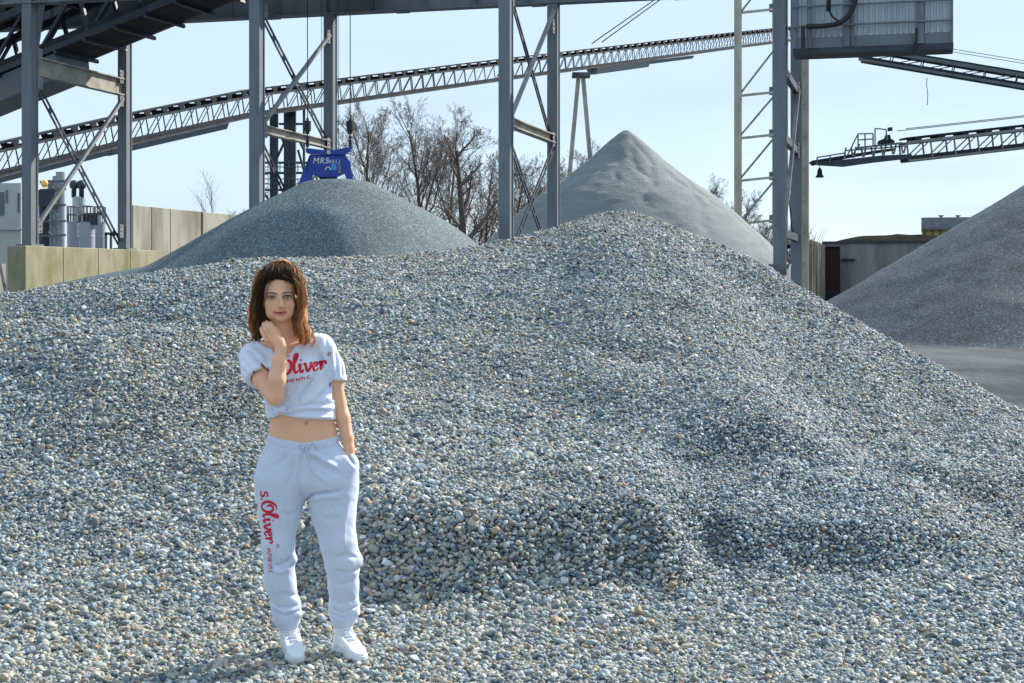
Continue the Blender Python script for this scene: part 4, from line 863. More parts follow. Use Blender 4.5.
# arm down to the pocket
B.ell(q(325, 354, .02), (.038, .042, .042), .02); B.chain([(q(327, 354, .022), .036), (q(334.5, 380, .04), .035), (q(339, 403, .045), .031)], .015)
B.chain([(q(339, 403, .045), .031), (q(343, 418, .032), .0315), (q(347.5, 438, .01), .025), (q(349.3, 449, .0), .022)], .012)
B.chain([(q(349.3, 449, .0), .022), (q(349.5, 461, -.01), .027)], .012)
for s, ln in ((-7, 13), (-2.5, 16), (2, 15), (5.5, 11)):
    B.chain([(q(349+s*.8, 461, -.012), .009), (q(348+s, 461+ln*.6, -.02), .0085), (q(347+s, 461+ln, -.01), .007)], .003)
B.chain([(q(342, 455, -.02), .011), (q(338, 463, -.035), .010), (q(337, 469, -.035), .008)], .004)
# legs inside the trousers
B.chain([(q(286, 472, .01), .085), (q(279, 555, .0), .042), (q(283, 590, .03), .048), (q(287, 628, .045), .034), (q(288, 640, .05), .036)], .02)
B.chain([(q(327, 472, .01), .085), (q(342, 555, .0), .042), (q(344, 590, .02), .048), (q(342.5, 626, .035), .034), (q(342, 640, .04), .036)], .02)
def skin_col(P):
    n = len(P); C = np.tile(np.array([.80, .44, .275]), (n, 1)); C *= (1+.06*fbm(P[:, 0]*30, P[:, 2]*30, 3, 3))[:, None]
    yy = Y0+P[:, 1]; ux = 512+F*(P[:, 0]+ROOT.x)/yy; uy = HZ-F*(P[:, 2]+ROOT.z-CH)/yy          # where each point sits on the face, in photo pixels
    def g2(x, y, sx, sy): return np.exp(-(((ux-x)/sx)**2+((uy-y)/sy)**2))
    def mixc(w_, c): C[:] = C*(1-w_[:, None])+np.array(c)*w_[:, None]
    face = (P[:, 1] < -.03) & (uy < 321) & (ux > 262) & (ux < 297)
    for x in (270, 289.5): mixc(.30*g2(x, 305, 4, 3.6)*face, (.62, .25, .19))
    dx = ux-279.8; cy = my_+.5-.022*dx*dx
    lip = np.exp(-((uy-cy+.7)/(.9*np.clip(1-(dx/7.2)**2, .05, 1)**.7))**2)+np.exp(-((uy-cy-1.0)/(1.1*np.clip(1-(dx/6.8)**2, .05, 1)**.7))**2)
    mixc(np.clip(lip*1.2, 0, .9)*(np.abs(dx) < 7)*face, (.55, .13, .12)); mixc(.9*np.exp(-((uy-cy)/.42)**2)*(np.abs(dx) < 7.2)*face, (.10, .022, .025))
    for ex, ey in ((271.4, 297.4), (287.6, 296.7)):
        dx = ux-ex; dz = ey-uy
        mixc(.40*np.exp(-((dx/5.4)**2+((dz-.5)/3.0)**2))*face, (.22, .13, .11))
        lash = np.exp(-((dz-1.35+.07*dx*dx)/.85)**2)*(1/(1+np.exp((np.abs(dx)-4.4)*3))); low = .55*np.exp(-((dz+1.3-.05*dx*dx)/.5)**2)*(np.abs(dx) < 3.8)
        mixc(.95*np.clip(lash*1.2, 0, 1)*face, (.02, .014, .012)); mixc(low*face, (.06, .035, .03))
        mixc(.9*np.exp(-((dx-.3)/1.35)**2-((dz)/1.3)**2)*face, (.02, .02, .02))
        sg = 1 if ex > 280 else -1; brow = np.exp(-(((dz-4.5+.035*(dx-sg*.8)**2)/.95)**2))*(1/(1+np.exp((np.abs(dx)-5.2)*3))); mixc(.9*np.clip(brow*1.2, 0, 1)*face, (.04, .024, .018))
    for s in (-1, 1): mixc(.75*g2(281.9+s*1.7, 308.0, .75, .5)*face, (.10, .035, .03))
    mixc(.95*g2(306.2, 423.3, 1.2, 1.5)*(P[:, 1] < 0), (.13, .055, .04))
    return C
body, bP, bQ = sk('body', B, M_skin, 1, col=skin_col)
# eyes: white, iris
M_eye = mat('eye white', (.62, .60, .58), .25, var=.05); M_iris = mat('iris', (.05, .045, .035), .15, var=.3, scale=400)
for ex, ey in ((271.3, 297.9), (288.0, 297.2)):
    bm = bmesh.new(); bmesh.ops.create_uvsphere(bm, u_segments=20, v_segments=14, radius=.0118); me = bpy.data.meshes.new('eye'); bm.to_mesh(me); bm.free(); me.materials.append(M_eye); me.shade_smooth()
    eo = bpy.data.objects.new('eye', me); COL.objects.link(eo); eo.parent = person; eo.location = q(ex, ey, -.0735)+np.array([0, .0012, 0]); eo.scale = (1, 1, .62)
    bm = bmesh.new(); bmesh.ops.create_uvsphere(bm, u_segments=16, v_segments=10, radius=.0056); me = bpy.data.meshes.new('iris'); bm.to_mesh(me); bm.free(); me.materials.append(M_iris); me.shade_smooth()
    io = bpy.data.objects.new('iris', me); COL.objects.link(io); io.parent = eo; io.location = (.0004, -.0082, 0)
# --- t-shirt
S = Field(axis_arr(-.34, .22, [], .0045, .0038), axis_arr(-.20, .17, [], .004, .0038), axis_arr(q(0, 432)[2], q(0, 322)[2], [], .004, .0038))
S.cap(q(289, 352, .03), q(294, 378, .02), .128, .134, .04, .66); S.cap(q(294, 378, .02), q(300, 400, .012), .134, .143, .04, .66); S.cap(q(300, 400, .012), q(302, 425, .012), .143, .150, .03, .66)
S.ell(q(278, 374, -.040), (.060, .056, .062), .045); S.ell(q(307, 372, -.040), (.060, .056, .062), .045)
S.cap(q(286, 342, .035), q(256, 354, .03), .046, .050, .03); S.cap(q(287, 342, .035), q(321, 345, .03), .044, .050, .03)
S.chain([(q(252.5, 356.5, .022), .059), (q(256, 370, -.03), .061), (q(262.5, 383, -.085), .063)], .02)
S.chain([(q(323.5, 350, .022), .056), (q(332, 368, .032), .050), (q(334, 376, .038), .046), (q(338, 388, .045), .047)], .02)
S.ell(q(281, 409.5, -.098), (.030, .026, .017), .008); S.ell(q(275, 412.5, -.094), (.020, .022, .013), .006); S.ell(q(288, 412, -.094), (.018, .02, .011), .006)
# sleeve hems and waist hem
def plane_cut(fld, p, n, lo, hi, k=.002, hollow=None):
    n = np.array(n)/np.linalg.norm(n); sl, X, Y, Z = fld.box(lo, hi, 0); d = (X-p[0])*n[0]+(Y-p[1])*n[1]+(Z-p[2])*n[2]; A_ = fld.F[sl]; fld.F[sl] = np.maximum(A_, d)
a_ = q(254, 357, .022); b_2 = q(264, 383, -.085); n_ = b_2-a_; plane_cut(S, q(261.5, 377.5, -.06), n_, q(234, 402, -.25), q(273, 362, .0))
# hollow sleeve mouths
S.cap(q(261.5, 377, -.06), q(267, 388, -.11), .045, .052, .004, sub=True)
a_ = q(324, 351, .022); n_ = q(338, 388, .045)-a_; n_[0] += .0; plane_cut(S, q(337.5, 379.5, .04), np.array([-.12, 0, -1]), q(330, 402, -.1), q(355, 366, .15))
S.cap(q(336, 378, .039), q(339, 392, .047), .036, .040, .004, sub=True)
sl, X, Y, Z = S.box((-.4, -.3, 0), (.4, .3, 2), 0)
hem = np.interp(X, [q(x, 0)[0] for x in (262, 269, 276, 282, 290, 306, 335, 340)], [q(0, y)[2] for y in (418.5, 418, 416.5, 413.5, 414, 417.5, 420, 420)])
hem = np.where(Y > .01, q(0, 420)[2], hem); low = Z < q(0, 400)[2]
S.F[sl] = np.where(low, np.maximum(S.F[sl], (hem-Z)), S.F[sl])
rt = np.array(Matrix.Rotation(math.radians(-9), 3, 'Y')); S.ell(q(284.5, 331.5, -.02), (.130, .30, .074), .004, True, rt)
S.ell(q(285, 336, .02), (.060, .30, .085), .004, True)
cr = S.crease
cr([q(297, 401), q(304, 393), (q(311, 384)), q(318, 372)], .0095, .0060); cr([q(302, 400), q(309, 391), q(317, 381)], -.005, .008); cr([q(292, 398), q(299, 391), q(305, 383)], -.005, .007)
cr([q(284, 409), q(298, 405), q(316, 402.5), q(335, 403)], .006, .0055); cr([q(285, 412), q(300, 411), q(318, 409.5), q(336, 411)], .006, .005); cr([q(288, 407.5), q(310, 406), q(334, 407)], -.005, .006)
cr([q(290, 414), q(312, 415), q(334, 416.5)], -.006, .005); cr([q(286, 408), q(296, 412), q(306, 416.5)], .0032, .004); cr([q(268, 404), q(275, 408), q(280, 410)], .0035, .0045); cr([q(320, 376), q(312, 390), q(300, 401), q(287, 408)], .006, .011); cr([q(326, 384), q(316, 397), q(303, 404)], -.005, .008); cr([q(289, 417), q(312, 418), q(332, 419.5)], .003, .003)
cr([q(318, 398), q(328, 390), q(332, 380)], .006, .008); cr([q(322, 402), q(331, 396)], -.004, .008); cr([q(283, 407), q(287, 396), q(289, 386)], .004, .006); cr([q(276, 410), q(272, 400), q(270, 392)], .004, .006)
cr([q(246, 350), q(256, 356), q(264, 363), q(272, 371)], .008, .0055); cr([q(249, 346), q(260, 352), q(268, 359)], -.005, .008); cr([q(243, 358), q(252, 366), q(259, 372)], .004, .008); cr([q(243, 368), q(254, 375)], .0035, .007)
cr([q(326, 338), q(328.5, 352), q(330, 376)], .004, .0055); cr([q(334, 350), q(337, 362), q(338, 376)], .0045, .005, yc=.08); cr([q(333, 344), q(334, 360), q(334.5, 376)], -.004, .005, yc=.08); cr([q(322, 346), q(326, 360), q(326, 374)], -.004, .006)
cr([q(341, 362), q(342, 377)], .003, .004, yc=.08); cr([q(268, 350), q(285, 357), q(306, 354)], .003, .010); cr([q(320, 352), q(322, 366), q(319, 378)], .004, .008)
sl, X, Y, Z = S.box((-.4, -.3, 0), (.4, .3, 2), 0); S.F[sl] += (.0022*fbm(X*16+3, Z*22+Y*9, 3, 8)).astype(np.float32)
shirt, sP, sQ = sk('t_shirt', S, M_shirt, 2)
# --- jogging trousers
T = Field(axis_arr(-.30, .30, [], .005, .0046), axis_arr(-.22, .20, [], .005, .0046), axis_arr(q(0, 634)[2], q(0, 424)[2], [], .005, .0046))
T.cap(q(302.5, 438, .012), q(303, 450, .012), .147, .158, .02, .66); T.cap(q(303, 450, .012), q(305.5, 461, .018), .158, .172, .03, .64)
T.chain([(q(281.5, 468, .012), .104), (q(280.8, 480, .012), .112), (q(280.5, 494, .01), .102), (q(280, 512, .005), .090), (q(278, 545, -.01), .068), (q(280, 582, .015), .066), (q(286, 606, .03), .061), (q(287, 617, .035), .056), (q(287.5, 622.5, .04), .045)], .02)
T.chain([(q(331, 470, .012), .106), (q(332, 481, .012), .113), (q(333, 494, .01), .104), (q(333.5, 512, .005), .095), (q(338.5, 543, -.01), .077), (q(343, 562, -.005), .074), (q(343.5, 585, .01), .064), (q(344, 606, .025), .063), (q(343.5, 614, .03), .058), (q(343, 619, .035), .048)], .02)
T.ell(q(306.5, 476, .012), (.085, .108, .088), .02); T.ell(q(348.5, 466, -.012), (.044, .055, .060), .03); T.ell(q(293, 559, -.01), (.018, .03, .02), .02); T.ell(q(356.5, 560, -.01), (.026, .03, .026), .02)
T.ell(q(298, 614, .02), (.018, .03, .014), .012); T.ell(q(357, 612.5, .02), (.014, .03, .014), .012); T.ell(q(276, 612, .02), (.016, .03, .012), .012)
sl, X, Y, Z = T.box((-.4, -.3, 0), (.4, .3, 2), 0)
top = np.interp(X, [q(x, 0)[0] for x in (262, 270, 285, 302, 318, 337, 342)], [q(0, y)[2] for y in (431, 434, 438, 440.5, 440, 436.5, 434)]); top = np.where(Y > 0, top+(Y/.09)*.02*1.0, top)
up_ = Z > q(0, 455)[2]; T.F[sl] = np.where(up_, np.maximum(T.F[sl], Z-top), T.F[sl])
# waistband seam
wb = Z-(top-.034); T.F[sl] += np.where(up_, .004*np.exp(-(wb/.003)**2)-.0015*sstep(0, .004, wb)*np.abs(np.sin(X*330))*.8, 0).astype(np.float32)
cr = T.crease
cr([q(307, 505), q(309, 497), q(316, 491.5), q(330, 489), q(346, 487)], .011, .0055); cr([q(312, 497), q(326, 494), q(344, 493)], -.006, .009); cr([q(308, 500), q(303, 492), q(301, 478), q(304, 464)], .006, .009)
cr([q(313, 449), q(326, 457), q(342, 466)], -.008, .008); cr([q(311, 453), q(324, 463), q(344, 474)], .006, .008); cr([q(309, 458), q(318, 470), q(332, 480)], -.004, .009)
cr([q(337.5, 440), q(346, 450), q(356, 464)], .010, .0045); cr([q(294, 450), q(284, 460), q(272, 466)], .004, .009); cr([q(298, 456), q(294, 472), q(290, 486)], .004, .009); cr([q(272, 445), q(263, 458), q(259, 474)], .0035, .006)
cr([q(300, 510), q(292, 512), q(284, 510)], .004, .008); cr([q(320, 512), q(332, 516), q(344, 514)], .0035, .009); cr([q(352, 500), q(346, 520), q(346, 545)], -.004, .01)
cr([q(293, 553), q(286, 561), q(276, 563)], .008, .0055); cr([q(292, 566), q(284, 570), q(274, 568)], -.005, .007); cr([q(290, 556), q(283, 554)], -.005, .006); cr([q(266, 556), q(272, 566)], .004, .006)
cr([q(361, 567), q(350, 570), q(338, 567)], .007, .006); cr([q(358, 556), q(348, 552), q(338, 554)], .005, .007); cr([q(355, 578), q(344, 582), q(334, 580)], .004, .007)
cr([q(268, 598), q(280, 606), q(298, 605)], .006, .006); cr([q(274, 608), q(286, 614), q(300, 611)], .006, .005); cr([q(300, 597), q(290, 594), q(280, 590)], .004, .007); cr([q(272, 604), q(284, 610.5), q(298, 608.5)], -.004, .005)
cr([q(330, 606), q(344, 611), q(359, 605)], .006, .005); cr([q(331, 597), q(342, 602), q(357, 597)], .004, .006); cr([q(331, 612), q(344, 615.5), q(357, 612)], .005, .004)
cr([q(351, 590), q(353, 602)], .004, .006)
sl, X, Y, Z = T.box((-.4, -.3, 0), (.4, .3, 2), 0); T.F[sl] += (.0035*fbm(X*11+3, Z*13+Y*8, 3, 18)+.0012*fbm(X*40, Z*40+Y*30, 2, 28)).astype(np.float32)
trous, tP, tQ = sk('trousers', T, M_trous, 2)
# drawstring
M_cord = fabric('pale cord', (.60, .64, .74), (.5, .54, .64))
def ptube(name, pts, r_, m, parent, n=6):
    m_ = MB(); m_.tube([Vector(tuple(p)) for p in pts], r_, n); me = bpy.data.meshes.new(name); me.from_pydata(m_.v, [], m_.f); me.materials.append(m); me.shade_smooth(); o = bpy.data.objects.new(name, me); COL.objects.link(o); o.parent = parent; return o
def surf(P, Q): return BVHTree.FromPolygons([Vector(p) for p in P], [tuple(map(int, f)) for f in Q])
tb = surf(tP, tQ); sb_ = surf(sP, sQ)
def drop(bv, x, y, off=.002):
    a = q(x, y, -.5); d = Vector(q(x, y, .3)-a).normalized(); h = bv.ray_cast(Vector(a), d)
    if h[0] is None: return None
    return h[0]-d*off
for pts in ([(301, 441.5), (305, 440.8), (309, 441.5), (311, 444), (308, 447), (305, 445)], [(305, 445), (302, 448), (299.5, 445), (302, 442)], [(305.5, 445), (306.5, 450), (308.5, 456), (309, 462)], [(304.5, 445), (302.5, 450), (300.5, 455), (300, 459)], [(310, 441.5), (315, 444), (318, 449)]):
    P_ = [drop(tb, x, y, .005) for x, y in pts]; P_ = [p for p in P_ if p is not None]
    ptube('drawstring', bez(P_, 5), .0042, M_cord, trous)
# --- lettering
M_redp = mat('red flock print', (.62, .015, .045), .75, var=.15, scale=200)
GL = {'s': [[(.78, .82), (.5, 1.0), (.2, .85), (.25, .6), (.6, .42), (.65, .15), (.35, -.02), (.02, .14)]], '.': [[(1.0, .0), (1.1, .12)]],
      'O': [[(1.98, .75), (1.86, 1.25), (2.2, 1.62), (2.6, 1.35), (2.72, .75), (2.4, .1), (1.85, .0), (1.42, .55), (1.45, 1.35), (1.9, 2.0), (2.5, 2.1)]],
      'l': [[(2.85, .7), (3.2, 1.4), (3.42, 2.0), (3.27, 2.25), (3.05, 1.8), (3.03, .5), (3.22, 0), (3.5, .3)]], 'i': [[(3.55, .55), (3.72, 1.0), (3.72, .3), (3.9, 0), (4.12, .35)], [(3.78, 1.38), (3.84, 1.5)]],
      'v': [[(4.12, .82), (4.3, 1.0), (4.42, .5), (4.62, .02), (4.92, .5), (4.98, 1.0), (5.15, .88)]], 'e': [[(5.22, .45), (5.62, .6), (5.66, .95), (5.38, .95), (5.24, .45), (5.48, 0), (5.85, .3)]],
      'r': [[(5.9, .75), (6.06, 1.0), (6.12, .5), (6.12, 0)], [(6.14, .5), (6.35, .95), (6.62, .98), (6.72, .6)]], 'reg': [[(7.1+.17*math.cos(t), 1.75+.17*math.sin(t)) for t in np.linspace(0, 6.0, 9)]]}
def script(mapf, bv, parent, wd, skip=()):
    for ch, strokes in GL.items():
        if ch in skip: continue
        vs = []; fs = []
        for stn in strokes:
            c = bez([V(a, b, 0) for a, b in stn], 6); n = len(c); last = None
            for i, p in enumerate(c):
                d = (c[min(i+1, n-1)]-c[max(i-1, 0)]).normalized(); nn_ = V(-d.y, d.x, 0); t = i/(n-1)
                w_ = wd*(.38 if ch == 'reg' else 1)*(.55+.6*abs(d.y))*(.55+.45*min(1, min(t, 1-t)*8))*(1.25 if ch in 'O.' else 1)
                row = [drop(bv, *mapf(*(p+nn_*w_*s)[:2])) for s in (-.5, 0, .5)]
                if any(r_ is None for r_ in row): last = None; continue
                b0 = len(vs); vs += [tuple(r_) for r_ in row]
                if last is not None: fs += [(last, b0, b0+1, last+1), (last+1, b0+1, b0+2, last+2)]
                last = b0
        if not fs: continue
        me = bpy.data.meshes.new('letter'); me.from_pydata(vs, [], fs); me.materials.append(M_redp); o = bpy.data.objects.new('letter', me); COL.objects.link(o); o.parent = parent
script(lambda u, v: (267.7+8.7*u, 376.4-.12*8.7*u-8.6*v, .0022), sb_, shirt, .27, ('s', '.'))
script(lambda u, v: (260.3+.75*u+7.0*v, 491+7.75*u, .0022), tb, trous, .25)
def small_text(body, mapf, bv, parent, m=M_redp):
    i = -1.0
    for ch in body:
        i += .78 if ch == 'I' else 1.02
        cu = bpy.data.curves.new('t', 'FONT'); cu.body = ch; cu.size = 1.35; cu.offset = .03; t = bpy.data.objects.new('t', cu); COL.objects.link(t); dg = bpy.context.evaluated_depsgraph_get(); me = bpy.data.meshes.new_from_object(t.evaluated_get(dg)); bpy.data.objects.remove(t)
        for v_ in me.vertices:
            h = drop(bv, *mapf(i+v_.co.x, v_.co.y)); v_.co = h if h is not None else Vector(tuple(q(300, 400, .0)))
        me.name = 'letter'; me.materials.clear(); me.materials.append(m); o = bpy.data.objects.new('letter', me); COL.objects.link(o); o.parent = parent
        if ch == 'I': i -= .34
small_text('AUTHENTIC', lambda u, v: (274+4.25*u, 383.6+1.6*math.sin(min(max(u/10, 0), 1)*3.1)-.72*u-3.3*v, .0022), sb_, shirt)
small_text('AUTHENTIC', lambda u, v: (267+.2*u+4.0*v, 548+2.9*u, .0022), tb, trous)
# --- socks and shoes
M_sock = fabric('white sock', (.74, .76, .80), (.62, .65, .70)); M_shoe = mat('white leather', (.74, .77, .82), .45, var=.08, scale=30, bump=.1, bscale=90, bdist=.002); M_sole = mat('rubber sole', (.66, .69, .70), .6, var=.2, scale=18, col2=(.52, .52, .48))
def gz(x, y, d): p = q(x, y, d); return p
def shoe(heel, toe, ank, nm):
    h = np.array(heel); t = np.array(toe); d = t-h; L_ = np.linalg.norm(d[:2]); d = d/L_; z = lambda p, zz: np.array([p[0], p[1], zz]); at = lambda f, zz, s=0: z(h+d*L_*f+np.array([d[1], -d[0], 0])*s, zz)
    lo = np.minimum(h, t)-.08; hi = np.maximum(h, t)+.08; rng_ = lambda a, b: axis_arr(a, b, [], .003, .003)
    f = Field(rng_(lo[0], hi[0]), rng_(lo[1], hi[1]), rng_(-.02, .165))
    f.cap(at(.02, .045), at(.45, .045), .036, .036, .01); f.cap(at(.45, .040), at(.88, .036), .040, .036, .015); f.cap(at(.88, .034), at(.98, .030), .037, .030, .015)
    f.cap(at(.10, .060), z(ank, .118), .036, .038, .02); f.cap(at(.22, .085), at(.62, .055), .034, .034, .02); f.cap(at(.30, .108), at(.66, .066), .018, .020, .015)
    sl, X, Y, Z = f.box(lo, np.array([hi[0], hi[1], .3]), 0); f.F[sl] = np.maximum(f.F[sl], .016-Z)
    a_n = np.array([d[0]*.3, d[1]*.3, 1]); a_n /= np.linalg.norm(a_n); pc = z(ank, .098); dd = (X-pc[0])*a_n[0]+(Y-pc[1])*a_n[1]+(Z-pc[2])*a_n[2]; f.F[sl] = np.maximum(f.F[sl], dd)
    f.cap(z(ank, .085), z(ank, .16), .030, .034, .003, sub=True)
    # toe cap seam, eyestay seam, side panels
    U_ = ((X-h[0])*d[0]+(Y-h[1])*d[1])/L_; Sd = (X-h[0])*d[1]-(Y-h[1])*d[0]
    f.F[sl] += .0022*np.exp(-((U_-.74+.35*(Sd/.05)**2*.3)/.012)**2)+.002*np.exp(-((np.abs(Sd)-.021)/.002)**2)*((U_ > .25) & (U_ < .70))+.0015*np.exp(-((U_-.34-(Z-.03)*1.8)/.012)**2)*(np.abs(Sd) > .02)
    up_o, P_, Q_ = sk('shoe', f, M_shoe, 1)
    f2 = Field(f.x, f.y, rng_(-.02, .05)); f2.cap(at(.02, .016), at(.5, .016), .041, .038, .01); f2.cap(at(.5, .016), at(.86, .018), .039, .043, .02); f2.cap(at(.86, .018), at(.98, .018), .043, .036, .02)
    sl, X, Y, Z = f2.box(lo-1, np.array([1., 1, .3]), 0); f2.F[sl] = np.maximum(f2.F[sl], np.maximum(-.004-Z, Z-.029)); f2.F[sl] += .0018*np.exp(-((Z-.022)/.002)**2)
    sk('sole', f2, M_sole, 1, parent=up_o)
    bv = surf(P_, Q_); sd = np.array([d[1], -d[0], 0]); lace = []
    for k in range(5):
        fr = .34+.065*k; pts = []
        for s in (-.019, -.01, 0, .01, .019):
            c = at(fr+(.01 if k % 2 else 0)+s*.5, .2, s); hh = bv.ray_cast(Vector(c), Vector((0, 0, -1)))
            if hh[0]: pts.append(hh[0]+Vector((0, 0, .0025)))
        if len(pts) > 2: ptube('lace', pts, .0026, M_cord, up_o)
    pts = [Vector(at(.33, .104, s)) for s in (0,)]
    for s in (-1, 1):
        c = Vector(at(.36, .104)); P_b = bez([c, c+Vector(tuple(sd*s*.018))+Vector((0, 0, .008)), c+Vector(tuple(sd*s*.028+d*.012))-Vector((0, 0, .006)), c+Vector(tuple(sd*s*.01+d*.01))], 5); ptube('lace', P_b, .0024, M_cord, up_o)
    return up_o
def ground_pt(x, y): Yg = CH*F/(y-HZ); p = px(x, y, Yg); return np.array([p.x-ROOT.x, p.y-ROOT.y, 0])
shoe(q(290, 0, .075)*[1, 1, 0], q(297, 0, -.135)*[1, 1, 0], q(289, 632, .045), 'a')
shoe(q(341, 0, .06)*[1, 1, 0], q(359.5, 0, -.115)*[1, 1, 0], q(343, 632, .03), 'b')
for a_, b_2 in ((q(287.5, 617, .04), q(289, 642, .045)), (q(343, 614, .035), q(343, 642, .03))):
    f = Field(axis_arr(a_[0]-.07, a_[0]+.07, [], .003, .003), axis_arr(-.06, .12, [], .003, .003), axis_arr(b_2[2]-.03, a_[2]+.03, [], .003, .003)); f.cap(a_, b_2, .041, .040, .004)
    sl, X, Y, Z = f.box((-1, -1, -1), (1, 1, 2), 0); f.F[sl] += (.0012*np.sin(Z*500)+.002*fbm(X*30, Z*60, 2, 3)).astype(np.float32); sk('sock', f, M_sock, 1)
# --- hair
M_hair = attr_mat('hair', .42, 0, spec=.5); hb = M_hair.node_tree.nodes['Principled BSDF']
t_ = M_hair.node_tree; trn = N(t_, 'ShaderNodeBsdfTranslucent'); mxs = N(t_, 'ShaderNodeMixShader'); mxs.inputs[0].default_value = .5; at_ = [n for n in t_.nodes if n.type == 'ATTRIBUTE'][0]; ou = [n for n in t_.nodes if n.type == 'OUTPUT_MATERIAL'][0]
t_.links.new(at_.outputs['Color'], trn.inputs['Color']); t_.links.new(hb.outputs[0], mxs.inputs[1]); t_.links.new(trn.outputs[0], mxs.inputs[2]); t_.links.new(mxs.outputs[0], ou.inputs['Surface'])
HF = Field(axis_arr(q(244, 0)[0], q(312, 0)[0], [], .0035, .0035), axis_arr(-.12, .17, [], .0035, .0035), axis_arr(q(0, 350)[2], q(0, 255)[2], [], .0035, .0035))
HF.ell(q(279.5, 287, .026), (.077, .088, .092)); HF.chain([(q(273, 290, .045), .055), (q(267, 312, .045), .036), (q(262, 333, .045), .020)], .02); HF.chain([(q(287, 290, .045), .055), (q(294, 312, .045), .038), (q(300, 335, .03), .02)], .02)
HF.chain([(q(280, 300, .06), .06), (q(280, 335, .075), .04)], .02); HF.ell(q(280, 268, .05), (.030, .030, .024), .012)
HF.ell(q(279.5, 302, -.075), (.064, .052, .106), .006, sub=True)
def hair_col0(P):
    t = np.clip((q(0, 285)[2]-P[:, 2])/.22, 0, 1)[:, None]; return np.array([.05, .028, .017])*(1-t)+np.array([.16, .075, .03])*t
sk('hair_cap', HF, M_hair, 1, col=hair_col0)
hr = np.random.default_rng(11); HV = []; HC = []; HFc = []
def strand(pts, r0, r1, tone, nside=3):
    pts = np.array(bez([V(*p) for p in pts], 5)); n = len(pts); b0 = sum(len(a) for a in HV); d = np.gradient(pts, axis=0); d /= np.linalg.norm(d, axis=1)[:, None]+1e-9
    a = np.cross(d, [0.3, .9, .1]); a /= np.linalg.norm(a, axis=1)[:, None]; b = np.cross(d, a); t = np.linspace(0, 1, n); r_ = (r0*(1-t)+r1*t)[:, None]
    for k in range(nside): an = 2*math.pi*k/nside; HV.append(pts+(a*math.cos(an)+b*math.sin(an))*r_)
    t6 = np.clip(t[:, None]*1.5, 0, 1)**1.1; col = np.array(tone)*.38*(1-t6)+np.array(tone)*t6
    for k in range(nside): HC.append(col)
    i = np.arange(n-1)
    for k in range(nside):
        k2 = (k+1) % nside; HFc.append(np.stack([b0+k*n+i, b0+k*n+i+1, b0+k2*n+i+1, b0+k2*n+i], -1))
def lock(guide, n, spread, wave, tone=(.34, .165, .06), r0=.0011, flare=.004, clump=13):
    G = [q(*p) for p in guide]; m = len(G); s = 0
    while s < n:
        k_ = int(hr.integers(clump//2, clump*2)); o = hr.normal(0, 1, 3)*spread; ph = hr.uniform(0, 6.28); fq = hr.uniform(.8, 1.3); dv = hr.normal(0, 1, 3)*flare; ctone = hr.uniform(.5, 1.5); cutc = hr.uniform(.86, 1.05); am = wave*hr.uniform(.9, 2.2)
        for _ in range(k_):
            s += 1; oo = o+hr.normal(0, 1, 3)*.0028; dd_ = dv+hr.normal(0, 1, 3)*flare*.45; cut = cutc*hr.uniform(.93, 1.03); P_ = []; p2 = ph+hr.normal(0, .22)
            for j, g_ in enumerate(G):
                t = j/(m-1); wv = am*t**.7*np.array([math.sin(fq*11*t+p2), .8*math.cos(fq*11*t+p2), 0]); tap = 1-.35*t*t
                P_.append(g_+o*(.75+.35*t)*np.array([1, 1, .4])+(oo-o)*tap+wv+dd_*t)
            if cut < 1: P_[-1] = P_[-2]+(P_[-1]-P_[-2])*max(.3, 1-(1-cut)*5)
            strand(P_, r0*hr.uniform(.7, 1.3), r0*.4, np.array(tone)*ctone*hr.uniform(.8, 1.2))
DK = (.26, .13, .055); MD = (.72, .37, .135); GD = (.98, .68, .33)  # brown-gold hair; gold of the outer locks also paints in sun rim glow
# viewer's left side
lock([(276, 277, -.062), (268, 279, -.070), (262.5, 287, -.064), (260.3, 299, -.054), (260.3, 311, -.048), (262, 321, -.045), (261, 331, -.03)], 130, .0045, .003, (.07, .036, .02))
lock([(274, 271, -.035), (264, 276, -.035), (259, 290, -.025), (257, 304, -.02), (256, 318, -.01), (257, 330, .0), (258, 339, .01)], 170, .007, .008, DK)
lock([(274, 268, .0), (262, 273, .0), (256, 288, .005), (254, 304, .01), (253, 318, .01), (253, 328, .015), (255, 337, .02)], 130, .006, .010, MD)
lock([(272, 267, .03), (260, 274, .03), (254, 292, .03), (251.5, 308, .03), (251, 321, .03), (254, 334, .03)], 80, .006, .010, GD)
lock([(270, 275, .05), (263, 295, .06), (259, 315, .05), (258, 332, .04), (257, 342, .02)], 150, .010, .006, (.06, .03, .018))
# viewer's right side, falling in front of the shoulder
lock([(284, 276, -.060), (293, 280, -.060), (299, 289, -.048), (300.5, 301, -.042), (299.5, 313, -.048), (300, 326, -.062), (304, 337, -.072), (306, 346, -.078)], 110, .0045, .013, MD)
lock([(285, 271, -.03), (296, 276, -.03), (300, 288, -.022), (301, 302, -.02), (299.5, 316, -.035), (302, 328, -.055), (307, 338, -.066), (307, 347, -.072)], 120, .006, .014, MD)
lock([(284, 268, .0), (296, 273, .0), (301.5, 288, .005), (303, 304, .005), (302, 318, -.015), (305, 330, -.035), (309, 341, -.05)], 90, .006, .014, GD)
lock([(285, 268, .03), (297, 274, .03), (302.5, 292, .03), (304, 308, .03), (302, 322, .02), (305, 334, .0)], 60, .008, .012, GD)
lock([(288, 272, .03), (296, 285, .04), (298, 300, .04), (297, 318, .03), (299, 332, .01)], 120, .010, .008, (.10, .045, .022))
lock([(293, 300, -.02), (296, 314, -.035), (297.5, 325, -.055), (299, 334, -.070), (302, 342, -.078)], 110, .005, .013, (.60, .29, .10))
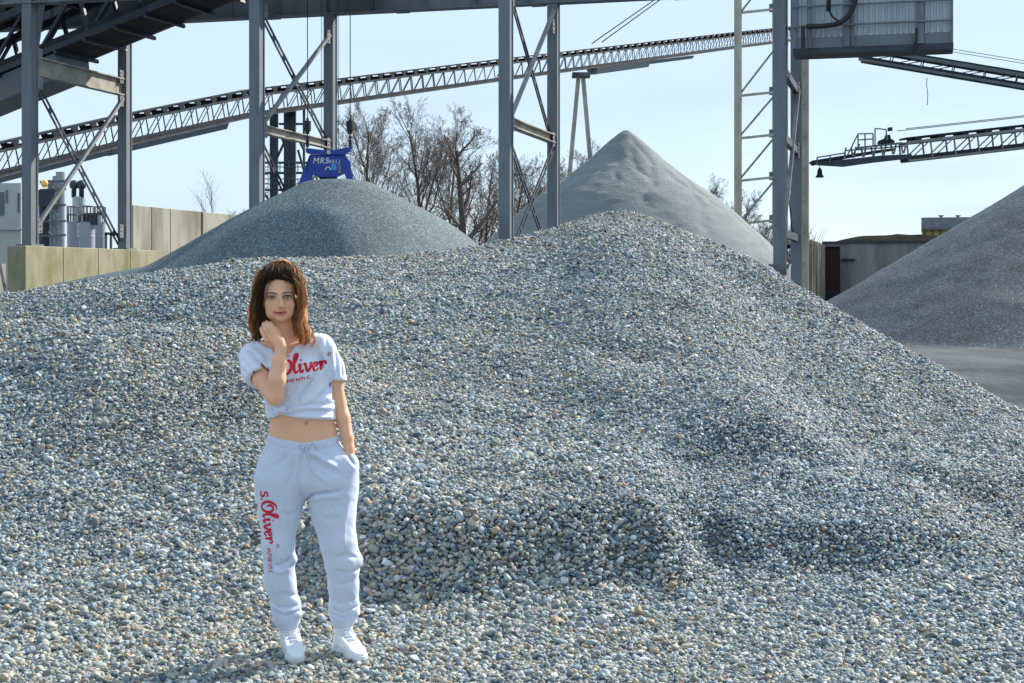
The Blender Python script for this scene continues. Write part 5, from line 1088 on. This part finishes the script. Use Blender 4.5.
# swept back from the forehead into the half ponytail
for k in range(13):
    x = 264.8+k*2.3; y = 281.2-3.6*math.sin(k/12*3.14); lock([(x, y+1.0, -.060), (x*.84+279.5*.16, 273, -.064), (x*.78+279.5*.22, 267.2, -.038), (x*.66+279.5*.34, 264.2, .0), (280, 266, .045)], 60, .003, .0006, (.17, .085, .04) if 2 < k < 11 else (.16, .08, .035), flare=.002)
lock([(268, 279, -.058), (264, 276, -.045), (266, 268, -.01), (274, 264, .03)], 70, .005, .002, DK); lock([(290, 278, -.058), (295, 276, -.045), (293, 268, -.01), (286, 264, .03)], 70, .005, .002, MD)
for s, (x0, x1) in ((0, (279, 270)), (1, (280, 288))):
    lock([(x0, 268, .04), (x0*.5+x1*.5, 263.2, .035), (x1, 265.5, .045), (x1+(-3 if s == 0 else 3), 272, .06), (x1+(-3 if s == 0 else 4), 286, .08), (x1, 305, .085), (x1, 325, .08)], 130, .006, .004, MD)
lock([(268, 270, -.02), (274, 264, .0), (280, 262.8, .02), (287, 265, .03), (294, 274, .03)], 120, .006, .002, MD)
lock([(290, 270, -.02), (285, 264, .0), (279, 262.8, .02), (271, 265, .03), (264, 274, .03)], 120, .006, .002, DK)
# flyaways
for k in range(110):
    s = -1 if hr.random() < .45 else 1; x = 280+s*hr.uniform(4, 16); P_ = [q(x, 272+hr.uniform(-3, 4), hr.uniform(-.03, .05))]
    xo = 279+s*hr.uniform(20, 28); P_ += [q((x+xo)/2+s*3, 276+hr.uniform(-8, 4), .01), q(xo, 292+hr.uniform(-8, 8), .01), q(xo+hr.uniform(-4, 3), 312+hr.uniform(-6, 14), .01)]
    strand(P_, .0006, .0003, GD)
HVa = np.concatenate(HV); HCa = np.concatenate(HC); me = npmesh('hair', HVa, np.concatenate(HFc)); at = me.attributes.new('col', 'FLOAT_COLOR', 'POINT'); at.data.foreach_set('color', np.concatenate([HCa, np.ones((len(HCa), 1))], 1).astype(np.float32).ravel())
me.materials.append(M_hair); me.shade_smooth(); ho = bpy.data.objects.new('hair', me); COL.objects.link(ho); ho.parent = person
